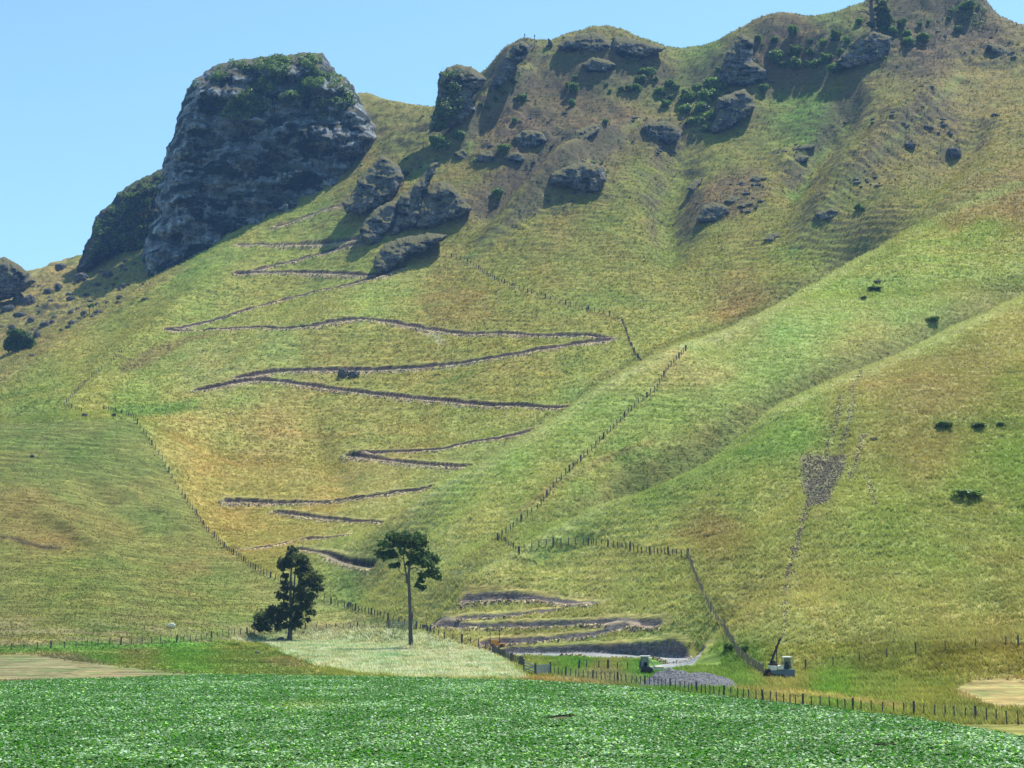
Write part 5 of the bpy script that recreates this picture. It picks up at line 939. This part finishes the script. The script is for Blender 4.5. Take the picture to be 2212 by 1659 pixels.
# small orange dumper with a roll bar
h = hit(1066, 1402, 220); h.z += 0.35; sc_ = 0.088 * h.y / F
def X_(x): return (x - 620) * sc_
def Z_(z): return (722 - z) * sc_
e = link("dumper", None, "small orange dumper with a tall thin roll bar parked at the road end", "dumper", loc=h)
wheel(e, 600, 690, 42, -0.6, -0.3); wheel(e, 820, 695, 38, -0.6, -0.3)
bmo("skip", lambda bm: prism(bm, [(X_(545), Z_(660)), (X_(690), Z_(660)), (X_(765), Z_(560)), (X_(560), Z_(552))], -0.6, 0.5), M_orange, e)
bmo("body", lambda bm: boxm(bm, X_(640), X_(900), -0.55, 0.5, Z_(705), Z_(640), 0.03), M_orange, e)
bmo("roll_bar", lambda bm: (bar(bm, (X_(537), -0.3, Z_(722)), (X_(537), -0.3, Z_(340)), 0.10), bar(bm, (X_(765), -0.3, Z_(640)), (X_(765), -0.3, Z_(340)), 0.10), bar(bm, (X_(533), -0.3, Z_(335)), (X_(769), -0.3, Z_(335)), 0.09)), M_dark, e)
# gates
def gate(name, lab, p, q, y0, nb=5, ht=1.15, m=M_gate, brace=True):
    a_ = hit(*p, y0); b_ = hit(*q, y0); b_ = Vector((b_.x, b_.y, float(zat(b_.x, b_.y)))); e = link(name, None, lab, "gate", loc=a_); d = b_ - a_
    for i_ in range(nb):
        z = 0.15 + (ht - 0.2) * i_ / (nb - 1); bmo("rail", lambda bm: bar(bm, Vector((0, 0, z)), d + Vector((0, 0, z)), 0.05, 0.13), m, e)
    for t in (0, 1.0): bmo("gate_post", lambda bm: bar(bm, d * t + Vector((0, 0.06, -0.2)), d * t + Vector((0, 0.06, ht + 0.25)), 0.20), M_post, e)
    if brace: bmo("brace", lambda bm: bar(bm, Vector((0, -0.07, 0.12)), d + Vector((0, -0.07, ht)), 0.05, 0.1), m, e)
    return e
gate("timber_gate", "left half of the timber yard gate, open railed panel by the crop corner", (1132, 1451), (1156, 1461), 150, 4, 1.25)
gate("timber_gate", "right half of the timber yard gate, closely boarded grey panel by the crop corner", (1157, 1462), (1189, 1459), 150, 8, 1.3, brace=False)
gate("farm_gate", "low farm gate in the fence just left of the tall pine's trunk", (842, 1356), (900, 1357), 250, 4, 1.1)
# hilltop: masts and the dark leaning fin
for u, vt, vb, lab in ((1133.5, 72, 90, "left one of the two thin aerial masts on the skyline"), (1154.8, 74, 95, "right one of the two thin aerial masts on the skyline")):
    h = hit(u, vb + 6, 600, miss=826); s = h.y / F; H_ = (vb + 6 - vt) * s; e = link("aerial_mast", None, lab, "mast", "masts on the skyline", loc=h)
    bmo("pole", lambda bm: cyl(bm, (0, 0, -0.5), (0, 0, H_), 0.16, 0.10, 8), M_dark, e)
    bmo("aerial", lambda bm: (cyl(bm, (0, 0, H_ * 0.84), (0, 0, H_ * 1.02), 0.30, 0.25, 8)), M_dark, e)
    bmo("dish", lambda bm: (cyl(bm, (0.3, 0, H_ * 0.45), (0.95, 0, H_ * 0.45), 0.10, 0.10, 6), cyl(bm, (0.85, 0, H_ * 0.38), (0.85, 0, H_ * 0.54), 0.40, 0.32, 8)), M_dark, e)
h = hit(1187, 101, 600, miss=832); s = h.y / F
M_slate = mat("dark_slate", (0.05, 0.07, 0.08), 0.7, 0.3)
bmo("stone_fin", lambda bm: prism(bm, [((x - 1187) * s, (101 - z) * s) for x, z in ((1179.5, 101), (1179.5, 98.5), (1183.8, 98), (1183.9, 82.6), (1184.8, 82.6), (1189, 87), (1193, 93), (1194, 98), (1194, 101))], -1.0, 1.0), M_slate, None, label="dark pointed fin shaped structure in the notch on the skyline", cat="monument", loc=h)
# sheep
def skin_obj(name, pts, edges, rad, m, **lk):
    me = bpy.data.meshes.new(name); me.from_pydata(pts, edges, []); o = link(name, me, **lk); me.materials.append(m)
    s_ = o.modifiers.new("s", 'SKIN'); o.modifiers.new("b", 'SUBSURF').levels = 1; o.modifiers["b"].render_levels = 1
    for v, r_ in zip(me.skin_vertices[0].data, rad): v.radius = (r_, r_)
    me.skin_vertices[0].data[0].use_root = True; return o
M_wool = mat("wool", (0.75, 0.72, 0.62), 0.95, 0.1)
h = hit(372, 1357, 220)
pts = [(0, 0, .62), (-.38, 0, .64), (.38, 0, .62), (-.62, 0, .62), (-.80, 0, .42), (-.92, 0, .26), (-.36, .14, .32), (-.36, .14, .0), (-.36, -.14, .32), (-.36, -.14, .0), (.40, .15, .34), (.36, .15, .0), (.40, -.15, .34), (.36, -.15, .0), (.55, 0, .6)]
skin_obj("sheep", pts, [(0, 1), (0, 2), (1, 3), (3, 4), (4, 5), (1, 6), (6, 7), (1, 8), (8, 9), (2, 10), (10, 11), (2, 12), (12, 13), (2, 14)], [.30, .27, .28, .17, .11, .07, .08, .04, .08, .04, .1, .04, .1, .04, .09], M_wool, label="white sheep grazing in the rough grass at the foot of the left hill", cat="sheep", loc=h)
# stump and fallen wood by the conifer
h = hit(606, 1388, 240)
V = IV * (1 + 0.3 * fbm(IV[:, 0] * 2, IV[:, 1] * 2 + IV[:, 2], 3, 4))[:, None] * np.array([0.75, 0.6, 0.62]); link("tree_stump", tris_mesh("tree_stump", V, IF, M_bark), "dark lumpy stump at the foot of the bushy conifer", "stump", loc=(h.x, h.y, h.z + 0.4))
h = hit(557, 1412, 200); V = IV * (1 + 0.3 * fbm(IV[:, 0] * 2 + 9, IV[:, 1] * 2 + IV[:, 2], 3, 4))[:, None] * np.array([0.42, 0.3, 0.25]); link("log", tris_mesh("log", V, IF, M_bark), "small pale stump end on the mown green strip beside the crop", "log", loc=(h.x, h.y, h.z + 0.15))
# ------------------------------------------------------------------ rubble along the tracks and slip
M_rub = mat("broken_soil", rough=0.95, spec=0.1); k = NB(M_rub); at = k.n("ShaderNodeAttribute", attribute_name="lv")
k.l(k.ramp(at.outputs["Fac"], [(0.0, (0.05, 0.042, 0.038)), (0.45, (0.11, 0.09, 0.072)), (0.8, (0.24, 0.19, 0.13)), (1.0, (0.40, 0.34, 0.24))]), k.b.inputs["Base Color"])
OV = np.array([(1, 0, 0), (-1, 0, 0), (0, 1, 0), (0, -1, 0), (0, 0, 1), (0, 0, -1)], float); OF = np.array([(0, 2, 4), (2, 1, 4), (1, 3, 4), (3, 0, 4), (2, 0, 5), (1, 2, 5), (3, 1, 5), (0, 3, 5)])
def lumps(C_, S_, name, lab, m, lv=None):
    n_ = len(C_); ang = rng.random(n_) * 6.28; c_, s_ = np.cos(ang), np.sin(ang)
    V = OV[None] * (0.6 + 0.8 * rng.random((n_, 6, 1))) * S_[:, None, None] * np.array([1.2, 0.9, 0.7]); V = np.stack([V[..., 0] * c_[:, None] - V[..., 1] * s_[:, None], V[..., 0] * s_[:, None] + V[..., 1] * c_[:, None], V[..., 2]], -1) + C_[:, None]
    me = tris_mesh(name, V.reshape(-1, 3), (OF[None] + 6 * np.arange(n_)[:, None, None]).reshape(-1, 3), m); set_attr(me, "lv", np.repeat(lv if lv is not None else rng.random(n_), 6), 'FLOAT'); return link(name, me, lab, None, None, "stuff")
def pick(mask, n_):
    ii = np.flatnonzero(mask.ravel())
    ii = rng.choice(ii, min(n_, len(ii) * 3)); x = XX.ravel()[ii]; y = YY.ravel()[ii]; dx = rng.normal(size=len(ii)) * 0.0012 * y; dy = rng.normal(size=len(ii)) * 0.0012 * y
    return ii, x + dx, y + dy
ii, x, y = pick((spoil > 0.5) & ((YY < 330) | (rng.random(YY.shape) < 0.35)), 12000); s_ = (0.04 + 0.13 * rng.random(len(x)) ** 2) * (0.15 + y / 330)
lumps(np.stack([x, y, zat(x, y) + s_ * 0.3], -1), s_, "rubble", "loose pale clods of earth spilled below the zigzag track", M_rub)
scm = inside(UU, VV, [(1731, 985), (1826, 984), (1828, 1012), (1802, 1050), (1792, 1088), (1745, 1096), (1734, 1050)]) & (YY < 330)
for l, wd in (([(1862, 800), (1838, 845)], 4), ([(1818, 855), (1805, 920), (1785, 975)], 5), ([(1845, 858), (1830, 920), (1815, 975)], 5), ([(1866, 940), (1850, 1000), (1835, 1040)], 5), ([(1745, 1090), (1720, 1180), (1700, 1250)], 6), ([(1700, 1250), (1692, 1380)], 3), ([(1875, 1030), (1890, 1090)], 4)):
    dd, _, _ = segdist(UU, VV, l); scm |= (dd < wd) & (YY < 420) & (YY > 200)
ii, x, y = pick(scm & (fbm(XX / 1.2, YY / 1.2, 2, 55) > -0.15), 9000); s_ = 0.06 + 0.12 * rng.random(len(x)) ** 2
lumps(np.stack([x, y, zat(x, y) + s_ * 0.3], -1), s_, "debris", "dry earth crumbs scattered down the bare slip and wheel ruts", M_rub)
rk = (rug > 0.35) & (fbm(XX / 16, YY / 16, 3, 58) > 0.10) & (YY < 835)
ii, x, y = pick(rk, 520); s_ = 0.5 + 1.3 * rng.random(len(x)) ** 2.5
lumps(np.stack([x, y, zat(x, y) + s_ * 0.1], -1), s_, "stones", "scattered small stones breaking through the turf of the upper slopes", M_boulder)
# ------------------------------------------------------------------ grass
M_grass = mat("grass_blade", rough=0.6, spec=0.25); k = NB(M_grass); ca = k.n("ShaderNodeAttribute", attribute_name="tint"); k.l(ca.outputs["Color"], k.b.inputs["Base Color"])
tl = k.n("ShaderNodeBsdfTranslucent"); k.l(ca.outputs["Color"], tl.inputs[0]); mx = k.n("ShaderNodeMixShader"); mx.inputs[0].default_value = 0.4
k.l(k.b.outputs[0], mx.inputs[1]); k.l(tl.outputs[0], mx.inputs[2]); k.l(mx.outputs[0], k.nt.nodes["Material Output"].inputs[0])
for m_ in (M_bush, M_bushlight, M_pine, M_mac, M_scrub):
    k = NB(m_); src = k.b.inputs["Base Color"].links[0].from_socket; tl = k.n("ShaderNodeBsdfTranslucent"); k.l(k.mix(1.0, src, (1.3, 1.5, 0.7), 'MULTIPLY'), tl.inputs[0]); mx = k.n("ShaderNodeMixShader"); mx.inputs[0].default_value = 0.38
    k.l(k.b.outputs[0], mx.inputs[1]); k.l(tl.outputs[0], mx.inputs[2]); k.l(mx.outputs[0], k.nt.nodes["Material Output"].inputs[0])
def tufts(name, lab, mask, n_, nb, h0, h1, wd, bright=(1.0, 1.0, 1.0), var=0.35, lean=0.5, far=0.0):
    ii, x, y = pick(mask, n_); n_ = len(ii); z = zat(x, y); hh = (h0 + (h1 - h0) * rng.random(n_)) * (1 + far * y / 400)
    col = VCL.reshape(-1, 3)[ii]
    wind = np.stack([-0.75 + 0.3 * rng.normal(size=n_), -0.25 + 0.3 * rng.normal(size=n_)], -1) * lean
    Vs, Cs = [], []
    for b_ in range(nb):
        a_ = rng.random(n_) * 6.28; off = rng.normal(size=(n_, 2)) * hh[:, None] * 0.35; w_ = wd * hh * (0.6 + 0.8 * rng.random(n_))
        bx = x + off[:, 0]; by = y + off[:, 1]; hb = hh * (0.6 + 0.6 * rng.random(n_))
        tx = bx + (wind[:, 0] + rng.normal(size=n_) * 0.3) * hb; ty = by + (wind[:, 1] + rng.normal(size=n_) * 0.3) * hb
        V = np.stack([np.stack([bx - np.cos(a_) * w_, by - np.sin(a_) * w_, z - 0.05], -1), np.stack([bx + np.cos(a_) * w_, by + np.sin(a_) * w_, z - 0.05], -1), np.stack([tx, ty, z + hb], -1)], 1)
        c = col * np.array(bright) * np.exp(rng.normal(size=(n_, 1)) * var); c = c * (1 + rng.normal(size=(n_, 3)) * 0.06)
        Vs.append(V); Cs.append(np.stack([c * 0.9, c * 0.9, c * 1.2], 1))
    V = np.concatenate(Vs).reshape(-1, 3); me = tris_mesh(name, V, np.arange(len(V)).reshape(-1, 3), M_grass); set_attr(me, "tint", np.clip(np.concatenate(Cs).reshape(-1, 3), 0.004, 0.9)); return link(name, me, lab, None, None, "stuff")
okm = ~inside(UU, VV, [(1050, 1392), (1098, 1392), (1102, 1416), (1050, 1414)]) & (grav < 0.5) & ~inside(UU, VV, [(1070, 1400), (1560, 1408), (1560, 1438), (1380, 1445), (1400, 1428), (1200, 1420), (1090, 1420)]) & (lip < 0.5) & (bench < 0.5) & (bank < 0.5) & (spoil < 0.5) & (~incrop) & (UU > -400) & (UU < 2620) & (VV > -60) & (~scm) & (np.abs(AA) < 0.45)
bare = inside(UU, VV, [(-500, 1422), (60, 1414), (250, 1440), (450, 1462), (-500, 1478)]) | inside(UU, VV, [(2060, 1490), (2100, 1468), (2700, 1466), (2700, 1540), (2150, 1530)])
pale = inside(UU, VV, [(450, 1385), (560, 1366), (700, 1354), (860, 1350), (960, 1380), (1100, 1432), (1140, 1470), (900, 1466), (690, 1440), (620, 1412)]) & (YY < 330)
graz = inside(UU, VV, [(-500, 935), (290, 906), (390, 1058), (490, 1195), (700, 1295), (870, 1352), (450, 1388), (-500, 1400)])
mown = (YY < 300) & (VV > 1384) & (UU < 700) & ~pale
tufts("grass", "wind combed long grass over the near hill faces", okm & (YY > 125) & (YY < 470) & ~bare & ~pale & ~graz & ~mown, 250000, 4, 0.20, 0.46, 0.16, (1.5, 1.5, 1.4), 0.15, far=0.35)
tufts("meadow_grass", "pale seeding grass around the two trees", okm & pale, 60000, 5, 0.25, 0.6, 0.14, (1.5, 1.5, 1.5), 0.45)
tufts("pasture_grass", "short grazed pasture on the left hill", okm & (graz | mown) & ~bare & (YY < 480), 70000, 3, 0.10, 0.24, 0.25, (1.15, 1.15, 1.05), 0.15, far=0.4)
tufts("upland_grass", "tussocks over the far upper slopes", okm & (YY >= 460) & (YY < 860), 150000, 3, 0.25, 0.6, 0.3, (1.5, 1.48, 1.35), 0.12, far=0.25)
# ------------------------------------------------------------------ leafy crop
M_crop = mat("crop_leaf", rough=0.5, spec=0.2); k = NB(M_crop); at = k.n("ShaderNodeAttribute", attribute_name="tint"); g_ = k.geo()
cc = k.mix(g_.outputs["Backfacing"], at.outputs["Color"], k.mix(0.5, at.outputs["Color"], (0.10, 0.18, 0.06))); k.l(cc, k.b.inputs["Base Color"])
tl = k.n("ShaderNodeBsdfTranslucent"); k.l(k.mix(1.0, at.outputs["Color"], (1.2, 1.6, 0.5), 'MULTIPLY'), tl.inputs[0]); mx = k.n("ShaderNodeMixShader"); mx.inputs[0].default_value = 0.3
k.l(k.b.outputs[0], mx.inputs[1]); k.l(tl.outputs[0], mx.inputs[2]); k.l(mx.outputs[0], k.nt.nodes["Material Output"].inputs[0])
N_ = 205000; yy = np.sqrt(rng.random(N_) * (235.0 ** 2 - 84.0 ** 2) + 84.0 ** 2); xx = (rng.random(N_) * 0.80 - 0.40) * yy
ok = inside(xx, yy, croppl); pu, pv = proj(xx, yy, 0 * xx)
for (cu_, cv_, ru_, rv_) in ((1205, 1556, 34, 5), (1220, 1552, 30, 4), (1050, 1592, 14, 2.5), (1120, 1578, 14, 2), (1580, 1593, 16, 3), (1910, 1614, 30, 4), (920, 1577, 12, 2)):
    ok &= (((pu - cu_) / ru_) ** 2 + ((pv - cv_) / rv_) ** 2) > 1 + 0.4 * pn(xx, yy, 3)
xx = xx[ok]; yy = yy[ok]; pu = pu[ok]; pv = pv[ok]; n_ = len(xx); zz = zat(xx, yy); sz = 0.8 + 0.35 * fbm(xx / 9, yy / 9, 2, 12) + 0.15 * rng.random(n_)
pat = fbm(xx / 9, yy / 9, 4, 15, 0.65); yel = np.exp(-((pu - 660) / 60) ** 2 - ((pv - 1528) / 10) ** 2)
Vs, Cs = [], []
for b_ in range(6):
    a_ = rng.random(n_) * 6.28; el = R(25) + R(50) * rng.random(n_); L = 0.28 * sz * (0.7 + 0.6 * rng.random(n_)); w_ = 0.105 * sz * (0.7 + 0.6 * rng.random(n_)); cx_, sx_ = np.cos(a_), np.sin(a_)
    p0 = np.stack([xx + cx_ * 0.03, yy + sx_ * 0.03, zz + 0.10], -1)
    d1 = np.stack([cx_ * np.cos(el), sx_ * np.cos(el), np.sin(el)], -1) * (L * 0.6)[:, None]; d2 = np.stack([cx_ * np.cos(el * 0.2 - 0.25), sx_ * np.cos(el * 0.2 - 0.25), np.sin(el * 0.2 - 0.25)], -1) * (L * 0.55)[:, None]
    sd_ = np.stack([-sx_, cx_, 0.4 * rng.normal(size=n_)], -1) * w_[:, None]
    p1 = p0 + d1; p2 = p1 + d2
    Vs.append(np.stack([p0 - sd_ * 0.25, p0 + sd_ * 0.25, p1 + sd_, p1 - sd_, p2 + sd_ * 0.45, p2 - sd_ * 0.45], 1))
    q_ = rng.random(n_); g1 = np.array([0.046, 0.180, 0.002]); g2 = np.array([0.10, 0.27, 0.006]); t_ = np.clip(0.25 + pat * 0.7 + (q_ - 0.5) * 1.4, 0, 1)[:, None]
    c = g1 * (1 - t_) + g2 * t_; pw = (q_ < 0.06 + 0.75 * np.clip(pat + 0.12, 0, 1))[:, None]; c = np.where(pw, np.array([0.56, 0.70, 0.58]), c); c = c * (0.55 + 0.8 * rng.random((n_, 1))); yl = (yel * (rng.random(n_) < 0.5) + (rng.random(n_) < 0.006))[:, None]; c = c * (1 - yl) + np.array([0.38, 0.40, 0.05]) * yl  # pw leaves: sun and sky glints painted in as pale leaf colour
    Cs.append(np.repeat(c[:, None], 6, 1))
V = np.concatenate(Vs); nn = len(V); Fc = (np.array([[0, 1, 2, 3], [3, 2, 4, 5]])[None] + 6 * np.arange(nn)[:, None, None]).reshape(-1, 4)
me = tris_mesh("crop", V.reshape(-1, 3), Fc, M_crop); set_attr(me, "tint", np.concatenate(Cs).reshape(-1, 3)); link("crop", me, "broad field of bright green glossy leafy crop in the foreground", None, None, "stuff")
# ------------------------------------------------------------------ haze
def box_mesh(name, x0, x1, y0, y1, z0, z1, m):
    V = [(x, y, z) for x in (x0, x1) for y in (y0, y1) for z in (z0, z1)]
    return tris_mesh(name, V, [(0, 1, 3, 2), (4, 6, 7, 5), (0, 4, 5, 1), (2, 3, 7, 6), (0, 2, 6, 4), (1, 5, 7, 3)], m)
mh = bpy.data.materials.new("haze_air"); mh.use_nodes = True; nt = mh.node_tree; nt.nodes.clear()
o_ = nt.nodes.new("ShaderNodeOutputMaterial"); v_ = nt.nodes.new("ShaderNodeVolumePrincipled"); v_.inputs["Color"].default_value = (0.26, 0.52, 1.0, 1); v_.inputs["Density"].default_value = 0.00011; v_.inputs["Anisotropy"].default_value = 0.0
nt.links.new(v_.outputs[0], o_.inputs["Volume"])
hz = link("haze", box_mesh("haze", -9200, 9200, -40, 8400, -2, 345, mh), "thin blue haze over the far slopes", None, None, "stuff")
